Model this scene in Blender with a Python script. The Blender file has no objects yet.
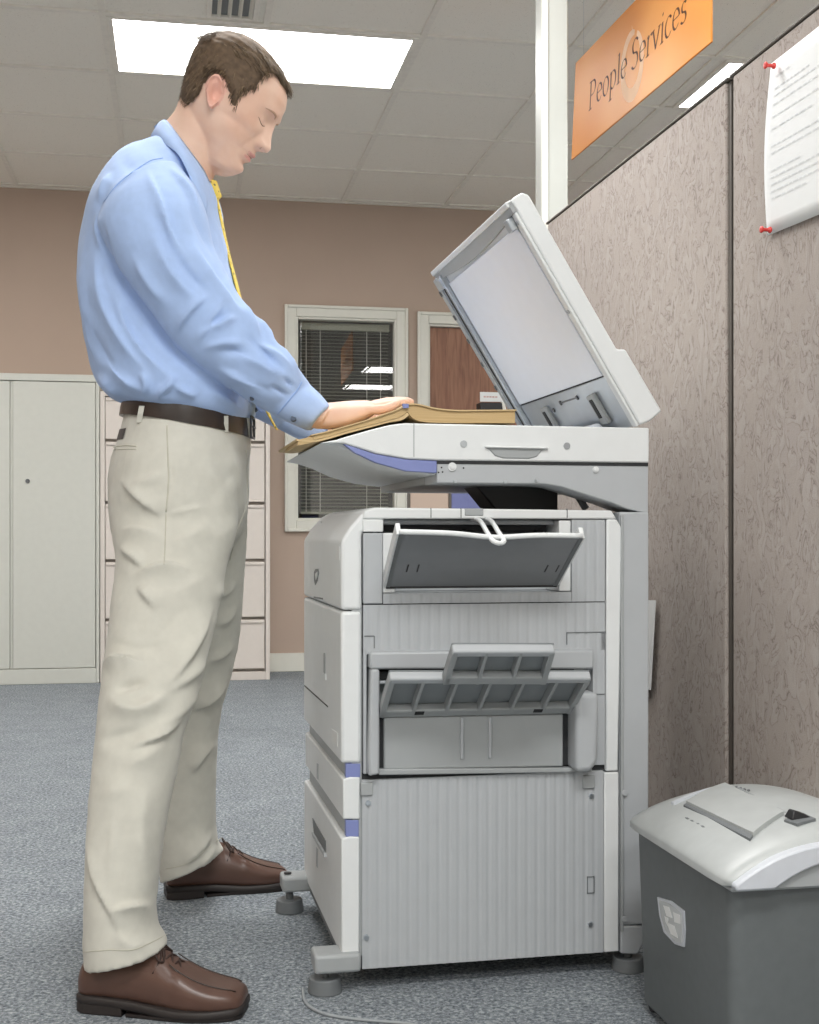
import bpy, bmesh, math, random
import numpy as np
from mathutils import Vector, Matrix, noise
random.seed(7)
S = bpy.context.scene
COL = S.collection

# ------------------------------------------------------------------ camera
F, CX, HY, CZ = 1262.0, 409.5, 536.0, 0.786        # focal px, centre x, horizon y, eye height
PSI = math.radians(10.31)
RT = Vector((math.cos(PSI), -math.sin(PSI), 0)); FW = Vector((math.sin(PSI), math.cos(PSI), 0)); UP = Vector((0, 0, 1))
EYE = Vector((0, 0, CZ))
def at(px, py, d):
    return EYE + FW*d + RT*((px-CX)/F*d) + UP*((HY-py)/F*d)
def floor_at(px, py, z=0.0):
    return at(px, py, F*(CZ-z)/(py-HY))
def wall_at(px, py, Y):
    v = FW + RT*((px-CX)/F) + UP*((HY-py)/F)
    return EYE + v*(Y/v.y)
def project(co):
    d = co - np.array(EYE)
    dep = d @ np.array(FW)
    return CX + F*(d @ np.array(RT))/dep, HY - F*d[:, 2]/dep

cam = bpy.data.cameras.new('camera'); camo = bpy.data.objects.new('camera', cam); COL.objects.link(camo)
camo.location = EYE; camo.rotation_euler = (math.pi/2, 0, -PSI)
cam.sensor_fit = 'AUTO'; cam.sensor_width = 36; cam.lens = F*36/1024
cam.shift_y = (HY-512)/1024; cam.clip_start = .05
S.camera = camo
S.view_settings.view_transform = 'Standard'; S.view_settings.look = 'None'
S.view_settings.gamma = 1; S.view_settings.use_curve_mapping = False
S.view_settings.exposure = 0.40
S.cycles.use_denoising = True
S.cycles.max_bounces = 8

# ------------------------------------------------------------------ materials
def lin(c):
    c = c/255.0
    return c/12.92 if c <= .04045 else ((c+.055)/1.055)**2.4
def rgb(*c): return tuple(lin(x) for x in c) + (1,)
class Nodes:
    def __init__(s, name, col, rough=.5, metal=0, spec=.5):
        s.m = bpy.data.materials.new(name); s.m.use_nodes = True
        s.t = s.m.node_tree; s.b = s.t.nodes['Principled BSDF']
        s.b.inputs['Base Color'].default_value = col; s.b.inputs['Roughness'].default_value = rough
        s.b.inputs['Metallic'].default_value = metal; s.b.inputs['Specular IOR Level'].default_value = spec
        s.m.diffuse_color = col
    def n(s, typ, **kw):
        x = s.t.nodes.new(typ)
        for k, v in kw.items():
            if k in x.inputs: x.inputs[k].default_value = v
            else: setattr(x, k, v)
        return x
    def l(s, a, b): s.t.links.new(a, b)
    def coord(s, scale=(1, 1, 1), rot=(0, 0, 0)):
        c = s.n('ShaderNodeTexCoord'); m = s.n('ShaderNodeMapping')
        m.inputs['Scale'].default_value = scale; m.inputs['Rotation'].default_value = rot
        s.l(c.outputs['Object'], m.inputs['Vector']); return m.outputs['Vector']
    def ramp(s, src, stops):
        r = s.n('ShaderNodeValToRGB'); e = r.color_ramp.elements
        while len(e) < len(stops): e.new(.5)
        for x, (p, c) in zip(e, stops): x.position = p; x.color = c
        s.l(src, r.inputs['Fac']); return r.outputs['Color']
    def bump(s, src, strength=.2, dist=.002):
        b = s.n('ShaderNodeBump', Strength=strength, Distance=dist)
        s.l(src, b.inputs['Height']); s.l(b.outputs['Normal'], s.b.inputs['Normal'])
    def noise(s, vec, scale, detail=3, dist=0, rough=.5):
        x = s.n('ShaderNodeTexNoise', Scale=scale, Detail=detail, Distortion=dist, Roughness=rough)
        s.l(vec, x.inputs['Vector']); return x.outputs['Fac']
def plain(name, col, rough=.5, metal=0, spec=.5, var=.04, scale=30, bump=0):
    """slightly uneven procedural surface"""
    N = Nodes(name, col, rough, metal, spec)
    v = N.coord(); f = N.noise(v, scale, 3)
    a = tuple(x*(1-var) for x in col[:3])+(1,); b = tuple(min(1, x*(1+var)) for x in col[:3])+(1,)
    N.l(N.ramp(f, [(.3, a), (.7, b)]), N.b.inputs['Base Color'])
    if bump: N.bump(N.noise(v, scale*12, 2), bump, .001)
    return N.m
M = {}
M['white'] = plain('copier_white', rgb(226, 229, 229), .42, bump=.03, var=.015)
M['grey'] = plain('copier_grey', rgb(180, 184, 187), .45, bump=.03, var=.015)
M['midgrey'] = plain('copier_mid_grey', rgb(164, 168, 169), .45, bump=.03, var=.02)
M['dgrey'] = plain('copier_dark_grey', rgb(112, 116, 118), .5, var=.03)
M['black'] = plain('black_plastic', rgb(34, 34, 36), .5)
M['blue'] = plain('copier_blue', rgb(128, 138, 190), .45, var=.02)
M['steel'] = plain('steel', rgb(190, 196, 202), .28, .85)
M['dark_steel'] = plain('dark_steel', rgb(110, 112, 115), .35, .8)
M['hole'] = plain('dark_recess', rgb(40, 42, 44), .7)
M['platen'] = plain('platen_white', rgb(232, 237, 246), .3, var=.01)
M['smoke'] = plain('smoked_tray', rgb(134, 137, 140), .2, var=.02)
M['shred'] = plain('shredder_bin', rgb(100, 105, 106), .5, bump=.15, scale=60)
M['shredlid'] = plain('shredder_lid', rgb(178, 182, 181), .38, bump=.05)
M['shredtrim'] = plain('shredder_trim', rgb(202, 206, 212), .35)
M['cab'] = plain('cabinet_enamel', rgb(206, 207, 199), .45, var=.015)
M['file'] = plain('file_enamel', rgb(219, 211, 203), .45, var=.015)
M['trimw'] = plain('white_trim', rgb(226, 225, 215), .45, var=.015)
M['pole'] = plain('pole_white', rgb(190, 192, 186), .4, var=.01)
M['wall'] = plain('wall_paint', rgb(188, 168, 153), .8, var=.02, scale=4, bump=.05)
M['pale'] = plain('bounce_wall_paint', rgb(232, 228, 220), .8, var=.02, scale=4, bump=.05)  # unseen walls made pale to bounce more light onto ceiling and fronts
M['walld'] = plain('office_painted_dim', rgb(52, 52, 50), .9)
M['gridbar'] = plain('ceiling_bar', rgb(240, 236, 227), .6)
M['dframe'] = plain('partition_rail', rgb(92, 86, 80), .45)
M['paper'] = plain('paper', rgb(232, 234, 233), .7, var=.01)
M['ink'] = plain('faded_ink', rgb(218, 220, 221), .8)
M['pink_ink'] = plain('sign_ink', rgb(205, 170, 165), .8)
M['red'] = plain('red_pin', rgb(212, 62, 56), .35)
M['signink'] = plain('sign_letters', rgb(96, 60, 38), .6)
M['signring'] = plain('sign_ring', rgb(248, 206, 168), .6)
M['bluebin'] = plain('blue_fabric', rgb(110, 116, 160), .8)
M['cable'] = plain('grey_cable', rgb(150, 155, 158), .5)
M['slat'] = plain('blind_slat', rgb(132, 134, 118), .5)
M['green'] = plain('leaf_green', rgb(120, 135, 80), .7)
# skin
N = Nodes('skin', rgb(228, 194, 172), .5, 0, .4); v = N.coord()
N.l(N.ramp(N.noise(v, 18, 4), [(.3, rgb(223, 181, 158)), (.7, rgb(232, 200, 180))]), N.b.inputs['Base Color'])
N.b.inputs['Subsurface Weight'].default_value = .06; N.b.inputs['Subsurface Radius'].default_value = (.012, .005, .003)
N.bump(N.noise(v, 350, 2), .08, .001); M['skin'] = N.m
M['lip'] = plain('lip', rgb(212, 152, 140), .45)
M['ear'] = plain('ear_skin', rgb(228, 176, 158), .5)
M['hairskin'] = plain('scalp', rgb(98, 80, 62), .8, var=.25, scale=90)
def hairmat(n, c): return plain(n, c, .42, 0, .4, var=.15, scale=60)
M['hair1'] = hairmat('hair_brown', rgb(104, 86, 66)); M['hair2'] = hairmat('hair_light', rgb(142, 122, 94)); M['hair3'] = hairmat('hair_dark', rgb(76, 62, 48))
M['brow'] = plain('brow', rgb(188, 152, 128), .8)
M['tray'] = plain('tray_underside_shaded', rgb(138, 143, 145), .5, var=.02)  # darker grey carries the shade between the tray ribs
M['lash'] = plain('lash', rgb(118, 84, 68), .7)
# cloth
def cloth(name, c, weave=900, var=.03, rough=.85, bump=.12):
    N = Nodes(name, c, rough, 0, .25); v = N.coord()
    a = tuple(x*(1-var) for x in c[:3])+(1,); b = tuple(min(1, x*(1+var)) for x in c[:3])+(1,)
    N.l(N.ramp(N.noise(v, 60, 4), [(.3, a), (.7, b)]), N.b.inputs['Base Color'])
    N.bump(N.noise(v, weave, 2), bump, .0008)
    N.b.inputs['Sheen Weight'].default_value = .15
    return N.m
M['shirt'] = cloth('blue_shirt', rgb(170, 194, 234)); M['khaki'] = cloth('khaki_twill', rgb(205, 203, 192))
M['khakiseam'] = cloth('khaki_seam', rgb(196, 193, 178)); M['shirtseam'] = cloth('shirt_seam', rgb(148, 176, 226))
M['leather'] = plain('brown_leather', rgb(94, 69, 59), .33, var=.10, scale=25, bump=.12)
M['sole'] = plain('dark_sole', rgb(44, 38, 36), .55)
M['lace'] = plain('shoe_lace', rgb(56, 40, 34), .7)
M['belt'] = plain('belt_leather', rgb(50, 41, 36), .3, var=.2, scale=20, bump=.1)
M['button'] = plain('button', rgb(42, 60, 84), .35)
N = Nodes('yellow_tie', rgb(228, 200, 90), .6); v = N.coord()
vo = N.n('ShaderNodeTexVoronoi', Scale=110.0); N.l(v, vo.inputs['Vector'])
N.l(N.ramp(vo.outputs['Distance'], [(.22, rgb(120, 110, 70)), (.3, rgb(232, 206, 96))]), N.b.inputs['Base Color']); M['tie'] = N.m
# manila pages
N = Nodes('manila_pages', rgb(198, 170, 124), .7); v = N.coord((1, 1, 260))
N.l(N.ramp(N.noise(v, 6, 3), [(.35, rgb(186, 156, 108)), (.65, rgb(206, 180, 134))]), N.b.inputs['Base Color'])
N.bump(N.noise(v, 6, 3), .3, .001); M['pages'] = N.m
M['cover'] = plain('manila_cover', rgb(208, 182, 136), .6, var=.03)
# carpet
N = Nodes('carpet', rgb(140, 148, 152), .95, 0, .1); v = N.coord()
f1 = N.noise(v, 130, 4, .5, .75); f2 = N.noise(v, 9, 3)
c1 = N.ramp(f1, [(.34, rgb(90, 98, 103)), (.5, rgb(142, 149, 154)), (.66, rgb(198, 203, 206))])
mx = N.n('ShaderNodeMix', data_type='RGBA', blend_type='MULTIPLY'); mx.inputs[0].default_value = .5
N.l(c1, mx.inputs[6]); N.l(N.ramp(f2, [(.3, rgb(222, 222, 226)), (.7, rgb(255, 255, 255))]), mx.inputs[7])
N.l(mx.outputs[2], N.b.inputs['Base Color']); N.bump(f1, .7, .006); M['carpet'] = N.m
# ceiling tile
N = Nodes('ceiling_tile', rgb(200, 195, 184), .9, 0, .1); v = N.coord()
f1 = N.noise(v, 240, 2); f2 = N.noise(v, 45, 4)
c1 = N.ramp(f1, [(.26, rgb(186, 180, 168)), (.33, rgb(247, 243, 234))])
N.l(c1, N.b.inputs['Base Color']); N.bump(f2, .25, .004); M['tile'] = N.m
# partition fabric : worm-like figure
N = Nodes('partition_fabric', rgb(190, 180, 172), .9, 0, .1); v = N.coord((1, 1, .62))
f1 = N.noise(v, 27, 2, 2.4); f2 = N.noise(N.coord(), 500, 2)
c1 = N.ramp(f1, [(.36, rgb(177, 168, 162)), (.45, rgb(174, 165, 158)), (.475, rgb(140, 130, 124)), (.50, rgb(172, 163, 156)), (.58, rgb(181, 173, 167))])
f3 = N.noise(N.coord((1, 1, .7)), 26, 2, 1.0); mk_ = N.n('ShaderNodeMix', data_type='RGBA'); N.l(N.ramp(f3, [(.38, (0, 0, 0, 1)), (.50, (1, 1, 1, 1))]), mk_.inputs[0]); mk_.inputs[6].default_value = rgb(177, 168, 161); N.l(c1, mk_.inputs[7]); c1 = mk_.outputs[2]
mx = N.n('ShaderNodeMix', data_type='RGBA', blend_type='MULTIPLY'); mx.inputs[0].default_value = .6
N.l(c1, mx.inputs[6]); N.l(N.ramp(f2, [(.3, rgb(222, 220, 218)), (.7, rgb(255, 255, 255))]), mx.inputs[7])
N.l(mx.outputs[2], N.b.inputs['Base Color']); N.bump(f1, .3, .003); M['fabric'] = N.m
# wood door
N = Nodes('wood_veneer', rgb(140, 98, 76), .5); v = N.coord((14, 14, 1.2))
N.l(N.ramp(N.noise(v, 3, 5, 1.2), [(.3, rgb(122, 82, 63)), (.5, rgb(146, 103, 80)), (.7, rgb(160, 116, 92))]), N.b.inputs['Base Color']); M['wood'] = N.m
# orange sign: printed orange with paler field
N = Nodes('orange_sign', rgb(238, 160, 72), .45); v = N.coord()
N.l(N.ramp(N.noise(v, 2.2, 1), [(.35, rgb(224, 138, 46)), (.65, rgb(236, 160, 76))]), N.b.inputs['Base Color']); M['sign'] = N.m
# lamp diffuser
N = Nodes('lamp_diffuser', rgb(250, 250, 245), .5)
N.b.inputs['Emission Color'].default_value = (1, .995, .985, 1); N.b.inputs['Emission Strength'].default_value = 9.0; M['lamp'] = N.m
# glass
N = Nodes('window_glass', (1, 1, 1, 1), .0); N.t.nodes.remove(N.b)
out = N.t.nodes['Material Output']; tr = N.n('ShaderNodeBsdfTransparent'); gl = N.n('ShaderNodeBsdfGlossy', Roughness=.01)
mxs = N.n('ShaderNodeMixShader'); mxs.inputs[0].default_value = .075
N.l(tr.outputs[0], mxs.inputs[1]); N.l(gl.outputs[0], mxs.inputs[2]); N.l(mxs.outputs[0], out.inputs['Surface']); M['glass'] = N.m
N = Nodes('clear_window', rgb(226, 230, 230), .12); N.b.inputs['Transmission Weight'].default_value = .35; M['clear'] = N.m

# ------------------------------------------------------------------ mesh helpers
def link(name, me, m, parent=None):
    o = bpy.data.objects.new(name, me); COL.objects.link(o)
    for x in (m if isinstance(m, (list, tuple)) else [m]): me.materials.append(M[x])
    if parent is not None: o.parent = parent
    return o
def obj(name, bm, m, parent=None, bevel=0, seg=2, smooth=False, ang=30):
    bmesh.ops.recalc_face_normals(bm, faces=bm.faces)
    me = bpy.data.meshes.new(name); bm.to_mesh(me); bm.free()
    o = link(name, me, m, parent)
    if bevel:
        b = o.modifiers.new('bevel', 'BEVEL'); b.width = bevel; b.segments = seg; b.limit_method = 'ANGLE'; b.angle_limit = math.radians(ang)
        me.shade_smooth(); 
        try: me.set_sharp_from_angle(angle=math.radians(40))
        except Exception: pass
        b.harden_normals = False
    if smooth: me.shade_smooth()
    return o
def tag(o, label, cat, group=None):
    o['label'] = label; o['category'] = cat
    if group: o['group'] = group
    return o
def thing(name, label, cat, loc=(0, 0, 0), rz=0, group=None):
    o = bpy.data.objects.new(name, None); COL.objects.link(o); o.empty_display_size = .05
    o.location = loc; o.rotation_euler = (0, 0, rz)
    return tag(o, label, cat, group)
def struct(name, bm, m, bevel=0):
    o = obj(name, bm, m, None, bevel); o['kind'] = 'structure'; return o
def box(bm, x0, x1, y0, y1, z0, z1):
    v = [bm.verts.new(p) for p in ((x0,y0,z0),(x1,y0,z0),(x1,y1,z0),(x0,y1,z0),(x0,y0,z1),(x1,y0,z1),(x1,y1,z1),(x0,y1,z1))]
    for f in ((0,3,2,1),(4,5,6,7),(0,1,5,4),(1,2,6,5),(2,3,7,6),(3,0,4,7)): bm.faces.new([v[i] for i in f])
    return v
def nbox(*a):
    bm = bmesh.new(); box(bm, *a); return bm
def prism(bm, pts, y0, y1):
    """polygon in (x, z) extruded along y"""
    a = [bm.verts.new((x, y0, z)) for x, z in pts]; b = [bm.verts.new((x, y1, z)) for x, z in pts]
    n = len(pts); bm.faces.new(a); bm.faces.new(b[::-1])
    for i in range(n): bm.faces.new((a[i], b[i], b[(i+1) % n], a[(i+1) % n]))
def nprism(*a):
    bm = bmesh.new(); prism(bm, *a); return bm
def hexa(bm, a, b):
    """two quads (lists of 4 points) joined into a solid"""
    va = [bm.verts.new(p) for p in a]; vb = [bm.verts.new(p) for p in b]
    bm.faces.new(va); bm.faces.new(vb[::-1])
    for i in range(4): bm.faces.new((va[i], vb[i], vb[(i+1) % 4], va[(i+1) % 4]))
def loft(bm, rings, close=True, caps=True):
    vs = [[bm.verts.new(p) for p in r] for r in rings]; n = len(rings[0])
    for a, b in zip(vs[:-1], vs[1:]):
        for i in range(n if close else n-1):
            bm.faces.new((a[i], a[(i+1) % n], b[(i+1) % n], b[i]))
    if caps and close: bm.faces.new(vs[0][::-1]); bm.faces.new(vs[-1])
    return vs
def tube(bm, pts, r, n=8, caps=True):
    pts = [Vector(p) for p in pts]; rings = []; prev = None
    for i, p in enumerate(pts):
        t = (pts[min(i+1, len(pts)-1)] - pts[max(i-1, 0)]).normalized()
        if prev is None:
            prev = t.orthogonal().normalized()
        u = (prev - t*prev.dot(t)).normalized(); w = t.cross(u); prev = u
        rr = r[i] if isinstance(r, (list, tuple)) else r
        rings.append([p + (u*math.cos(2*math.pi*k/n) + w*math.sin(2*math.pi*k/n))*rr for k in range(n)])
    loft(bm, rings, True, caps)
def cyl(bm, c, axis, r, h, n=20, r2=None):
    c = Vector(c); a = Vector(axis).normalized(); u = a.orthogonal().normalized(); w = a.cross(u)
    loft(bm, [[c + a*t + (u*math.cos(2*math.pi*k/n)+w*math.sin(2*math.pi*k/n))*rr for k in range(n)] for t, rr in ((0, r), (h, r2 or r))])
def catmull(P, n=6):
    P = [np.array(p, float) for p in P]; out = []
    for i in range(len(P)-1):
        a, b, c, d = P[max(i-1, 0)], P[i], P[i+1], P[min(i+2, len(P)-1)]
        for k in range(n):
            t = k/n
            out.append(.5*((2*b)+(c-a)*t+(2*a-5*b+4*c-d)*t*t+(3*b-a-3*c+d)*t**3))
    out.append(P[-1]); return out
def remeshed(bm, voxel, smooth_it=4, fac=.5):
    """fuse overlapping solids into one skin and hand back the mesh"""
    bmesh.ops.recalc_face_normals(bm, faces=bm.faces)
    me = bpy.data.meshes.new('tmp'); bm.to_mesh(me); bm.free()
    o = bpy.data.objects.new('tmp', me); COL.objects.link(o)
    r = o.modifiers.new('r', 'REMESH'); r.mode = 'VOXEL'; r.voxel_size = voxel
    if smooth_it:
        s = o.modifiers.new('s', 'SMOOTH'); s.iterations = smooth_it; s.factor = fac
    dg = bpy.context.evaluated_depsgraph_get(); dg.update()
    res = bpy.data.meshes.new_from_object(o.evaluated_get(dg))
    bpy.data.objects.remove(o); bpy.data.meshes.remove(me)
    res.shade_smooth(); res.materials.clear(); return res
def get_co(me):
    a = np.empty(len(me.vertices)*3); me.vertices.foreach_get('co', a); return a.reshape(-1, 3)
def get_no(me):
    a = np.empty(len(me.vertices)*3); me.vertex_normals.foreach_get('vector', a); return a.reshape(-1, 3)
def set_co(me, co): me.vertices.foreach_set('co', co.ravel()); me.update()
def seg_dist(px, py, poly):
    """distance to polyline in pixels, the side (+ = right of travel) and the parameter 0..1"""
    best = np.full(px.shape, 1e9); side = np.zeros(px.shape); par = np.zeros(px.shape)
    L = [math.hypot(b[0]-a[0], b[1]-a[1]) for a, b in zip(poly[:-1], poly[1:])]; tot = sum(L); acc = 0
    for (a, b), l in zip(zip(poly[:-1], poly[1:]), L):
        dx, dy = (b[0]-a[0])/l, (b[1]-a[1])/l
        t = np.clip((px-a[0])*dx+(py-a[1])*dy, 0, l)
        qx, qy = px-a[0]-t*dx, py-a[1]-t*dy
        d = np.hypot(qx, qy); s = np.sign(dx*qy-dy*qx)
        k = d < best; best[k] = d[k]; side[k] = s[k]; par[k] = (acc+t[k])/tot; acc += l
    return best, side, par
def folds(me, specs, passes=1):
    """press cloth folds into the near side; each spec = polyline on the cloth, width px, height mm, skew"""
    co = get_co(me); no = get_no(me); px, py = project(co)
    view = co-np.array(EYE); view /= np.linalg.norm(view, axis=1)[:, None]
    facing = np.clip((-(view*no).sum(1)+.05)/.4, 0, 1)
    disp = np.zeros(len(co))
    for poly, w, h, skew in specs:
        d, s, t = seg_dist(px, py, [p for p in catmull(poly, 5)] if len(poly) > 2 else poly)
        sk = np.clip(skew*1.7, -.72, .72); ww = w*np.where(s > 0, 1+sk, 1-sk)
        env = np.clip(np.minimum(t, 1-t)/.42, 0, 1); env = env*env*(3-2*env)
        disp += h*.001*np.exp(-(d/ww)**1.55)*env
    co = co + no*(disp*facing)[:, None]
    set_co(me, co)
def wrinkle(me, amp, scale, axis=(1, 1, 1), seed=0):
    co = get_co(me); no = get_no(me); out = np.empty(len(co))
    for i, p in enumerate(co):
        out[i] = noise.noise(Vector((p[0]*scale*axis[0]+seed, p[1]*scale*axis[1], p[2]*scale*axis[2])))
    out = np.where(out > 0, out, out*.6)
    set_co(me, co + no*(out*amp)[:, None])

# ------------------------------------------------------------------ the room
YW = wall_at(344, 201.5, 1).y*0 + 7.30
CEIL = 2.743
# far wall plane from the ceiling line
d_c = F*(CEIL-CZ)/(HY-201.5); YW = at(344, 201.5, d_c).y
X0, X1, Y0 = -3.4, 4.6, -3.2
def wx(px, py, Y=None): 
    p = wall_at(px, py, Y or YW); return p.x, p.z
# openings
wl, wt = wx(296, 317); wr, _ = wx(396, 420); _, wb = wx(296, 520)
dl, dt = wx(428, 324); dr = dl+.92
bm = bmesh.new()
T = .12
for a in ((X0, wl, 0, CEIL), (wl, wr, 0, wb), (wl, wr, wt, CEIL), (wr, dl, 0, CEIL), (dl, dr, dt, CEIL), (dr, X1, 0, CEIL)):
    box(bm, a[0], a[1], YW, YW+T, a[2], a[3])
struct('wall_back', bm, 'wall')
struct('wall_left', nbox(X0-.1, X0, Y0, YW+T, 0, CEIL), 'wall')
struct('wall_right', nbox(X1, X1+.1, Y0, YW+T, 0, CEIL), 'pale')
struct('wall_front', nbox(X0-.1, X1+.1, Y0-.1, Y0, 0, CEIL), 'pale')
struct('floor', nbox(X0-.1, X1+.1, Y0-.1, YW+T, -.05, 0), 'carpet')
struct('ceiling', nbox(X0-.1, X1+.1, Y0-.1, YW+T, CEIL, CEIL+.05), 'tile')
# ceiling grid: bars every 2 ft along X, every 2 ft along Y
GX0 = at(111, 71, F*(CEIL-CZ)/(HY-71)).x; GY0 = at(111, 71, F*(CEIL-CZ)/(HY-71)).y; G = .61
bm = bmesh.new(); bw = .0125; bh = .008
k0 = math.floor((X0-GX0)/G)
x = GX0 + k0*G
while x < X1:
    k = round((x-GX0)/G)
    if x > X0:
        if k in (1, 5):      # the light panels span two bays
            box(bm, x-bw, x+bw, Y0, GY0-G, CEIL-bh, CEIL+.001); box(bm, x-bw, x+bw, GY0, YW, CEIL-bh, CEIL+.001)
        else: box(bm, x-bw, x+bw, Y0, YW, CEIL-bh, CEIL+.001)
    x += G
y = GY0 - math.floor((GY0-Y0)/G)*G
while y < YW:
    box(bm, X0, X1, y-bw, y+bw, CEIL-bh-.0004, CEIL+.001); y += G
box(bm, X0, X1, YW-.022, YW, CEIL-.012, CEIL+.001)
struct('trim_1', bm, 'gridbar')
# baseboard on the far wall
fx0 = wx(270, 600)[0]
struct('baseboard_back', nbox(fx0-.2, dl-.08, YW-.014, YW, 0, wx(285, 653)[1]), 'trimw', .003)
struct('baseboard_left', nbox(X0, X0+.014, Y0, YW, 0, .11), 'trimw', .003)

# window_1 : trim, sash, glass, dark office beyond, blind
def frame_bm(x0, x1, z0, z1, t, y0, y1, bottom=True):
    bm = bmesh.new()
    box(bm, x0-t, x0, y0, y1, z0-(t if bottom else 0), z1+t); box(bm, x1, x1+t, y0, y1, z0-(t if bottom else 0), z1+t)
    box(bm, x0, x1, y0, y1, z1, z1+t)
    if bottom: box(bm, x0, x1, y0, y1, z0-t, z0)
    return bm
win = bpy.data.objects.new('window_1', None); COL.objects.link(win); win.location = (wl, YW, wb); win['kind'] = 'structure'
def wpart(n, bm, m, bevel=0):
    bmesh.ops.translate(bm, verts=bm.verts, vec=(-wl, -YW, -wb)); return obj(n, bm, m, win, bevel)
wpart('casing', frame_bm(wl, wr, wb, wt, .066, YW-.022, YW), 'trimw', .005)
bm = frame_bm(wl+.012, wr-.012, wb+.012, wt-.012, .03, YW-.012, YW+.05); wpart('sash', bm, 'trimw', .004)
wpart('outer_bead', frame_bm(wl-.05, wr+.05, wb-.05, wt+.05, .018, YW-.032, YW-.018), 'trimw', .004)
wpart('glass_pane', nbox(wl+.01, wr-.01, YW+.014, YW+.018, wb+.01, wt-.01), 'glass')
bm = bmesh.new()    # the unlit office behind, its dimness put into dark wall colour
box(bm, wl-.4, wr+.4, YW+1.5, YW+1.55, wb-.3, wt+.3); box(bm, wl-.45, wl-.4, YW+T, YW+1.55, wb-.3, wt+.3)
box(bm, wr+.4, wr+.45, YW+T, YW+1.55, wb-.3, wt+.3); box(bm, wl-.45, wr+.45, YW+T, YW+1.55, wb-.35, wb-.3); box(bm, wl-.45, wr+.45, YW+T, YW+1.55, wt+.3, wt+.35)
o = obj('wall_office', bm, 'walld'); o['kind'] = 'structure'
bl = thing('window_blind', 'horizontal slatted blind behind the dark interior window glass', 'blind', (wl, YW+.06, wt))
bm = bmesh.new(); box(bm, .03, wr-wl-.03, -.004, .03, -.062, -.02); obj('headrail', bm, 'slat', bl, .003)
bm = bmesh.new(); z = -.075
while z > wb-wt+.05:
    c, s = math.cos(math.radians(12)), math.sin(math.radians(12)); h = .0125
    pts = [(.015-h*c, z-h*s), (.015+h*c, z+h*s), (.015+h*c, z+h*s+.0012), (.015-h*c, z-h*s+.0012)]
    a = [bm.verts.new((.035, y_, z_)) for y_, z_ in pts]; b = [bm.verts.new((wr-wl-.035, y_, z_)) for y_, z_ in pts]
    bm.faces.new(a); bm.faces.new(b[::-1])
    for i in range(4): bm.faces.new((a[i], b[i], b[(i+1) % 4], a[(i+1) % 4]))
    z -= .0205
obj('slats', bm, 'slat', bl)
for fx in (.11, .25, .72, .86):
    bm = bmesh.new(); tube(bm, [((wr-wl)*fx, -.001, -.06), ((wr-wl)*fx, -.001, wb-wt+.05)], .0016, 6); obj('ladder_cord', bm, 'trimw', bl)
bm = nbox(.035, wr-wl-.035, .0, .03, wb-wt+.035, wb-wt+.052); obj('bottom_rail', bm, 'slat', bl, .003)

# door_1
dor = bpy.data.objects.new('door_1', None); COL.objects.link(dor); dor.location = (dl, YW, 0); dor['kind'] = 'structure'
def dpart(n, bm, m, bevel=0):
    bmesh.ops.translate(bm, verts=bm.verts, vec=(-dl, -YW, 0)); return obj(n, bm, m, dor, bevel)
dpart('casing', frame_bm(dl, dr, 0, dt, .066, YW-.022, YW, False), 'trimw', .005)
dpart('outer_bead', frame_bm(dl-.05, dr+.05, 0, dt+.05, .018, YW-.032, YW-.018, False), 'trimw', .004)
dpart('jamb', frame_bm(dl+.012, dr-.012, 0, dt-.012, .02, YW-.004, YW+.1, False), 'trimw', .002)
dpart('door_slab', nbox(dl+.014, dr-.014, YW+.03, YW+.07, .006, dt-.014), 'wood', .002)
bm = bmesh.new(); cyl(bm, (dr-.08, YW+.03, .95), (0, -1, 0), .012, .05); cyl(bm, (dr-.08, YW-.03, .95), (0, 0, 1), .026, .012); bm2 = bm
tube(bm, [(dr-.08, YW-.03, .956), (dr-.19, YW-.03, .956)], .009); dpart('door_handle', bm, 'steel')
# name plate by the door
nx0, nz1 = wx(480, 392, YW-.3); nx1, nz0 = wx(503.5, 402, YW-.3)
# it sits on a slim stand in front of the door
p0 = wall_at(480, 392, YW-.3)
npl = thing('card_holder', 'small white name card above a dark tray in front of the brown door', 'card holder', (nx0, YW-.3, 0))
zz = wx(480, 412, YW-.3)[1]
obj('card', nbox(0, nx1-nx0, -.004, .004, nz0, nz1), 'paper', npl, .001)
bm = bmesh.new(); 
for i in range(5): box(bm, .02+i*.017, .033+i*.017, -.0055, -.004, (nz0+nz1)/2-.004, (nz0+nz1)/2+.004)
obj('card_lettering', bm, 'pink_ink', npl)
obj('tray', nbox(.002, nx1-nx0-.004, 0, .1, zz-.02, nz0-.004), 'black', npl, .003)
bm = bmesh.new(); hexa(bm, [(nx1-nx0-.012, .0, nz0), (nx1-nx0+.006, .0, nz0), (nx1-nx0+.03, .0, zz-.03), (nx1-nx0+.006, .0, zz-.03)], [(nx1-nx0-.012, .02, nz0), (nx1-nx0+.006, .02, nz0), (nx1-nx0+.03, .02, zz-.03), (nx1-nx0+.006, .02, zz-.03)])
obj('side_arm', bm, 'trimw', npl)
bm = nbox(.05, .08, .02, .05, .02, zz-.018); box(bm, -.05, .18, -.08, .15, 0, .02); obj('stand', bm, 'dgrey', npl, .003)

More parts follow.
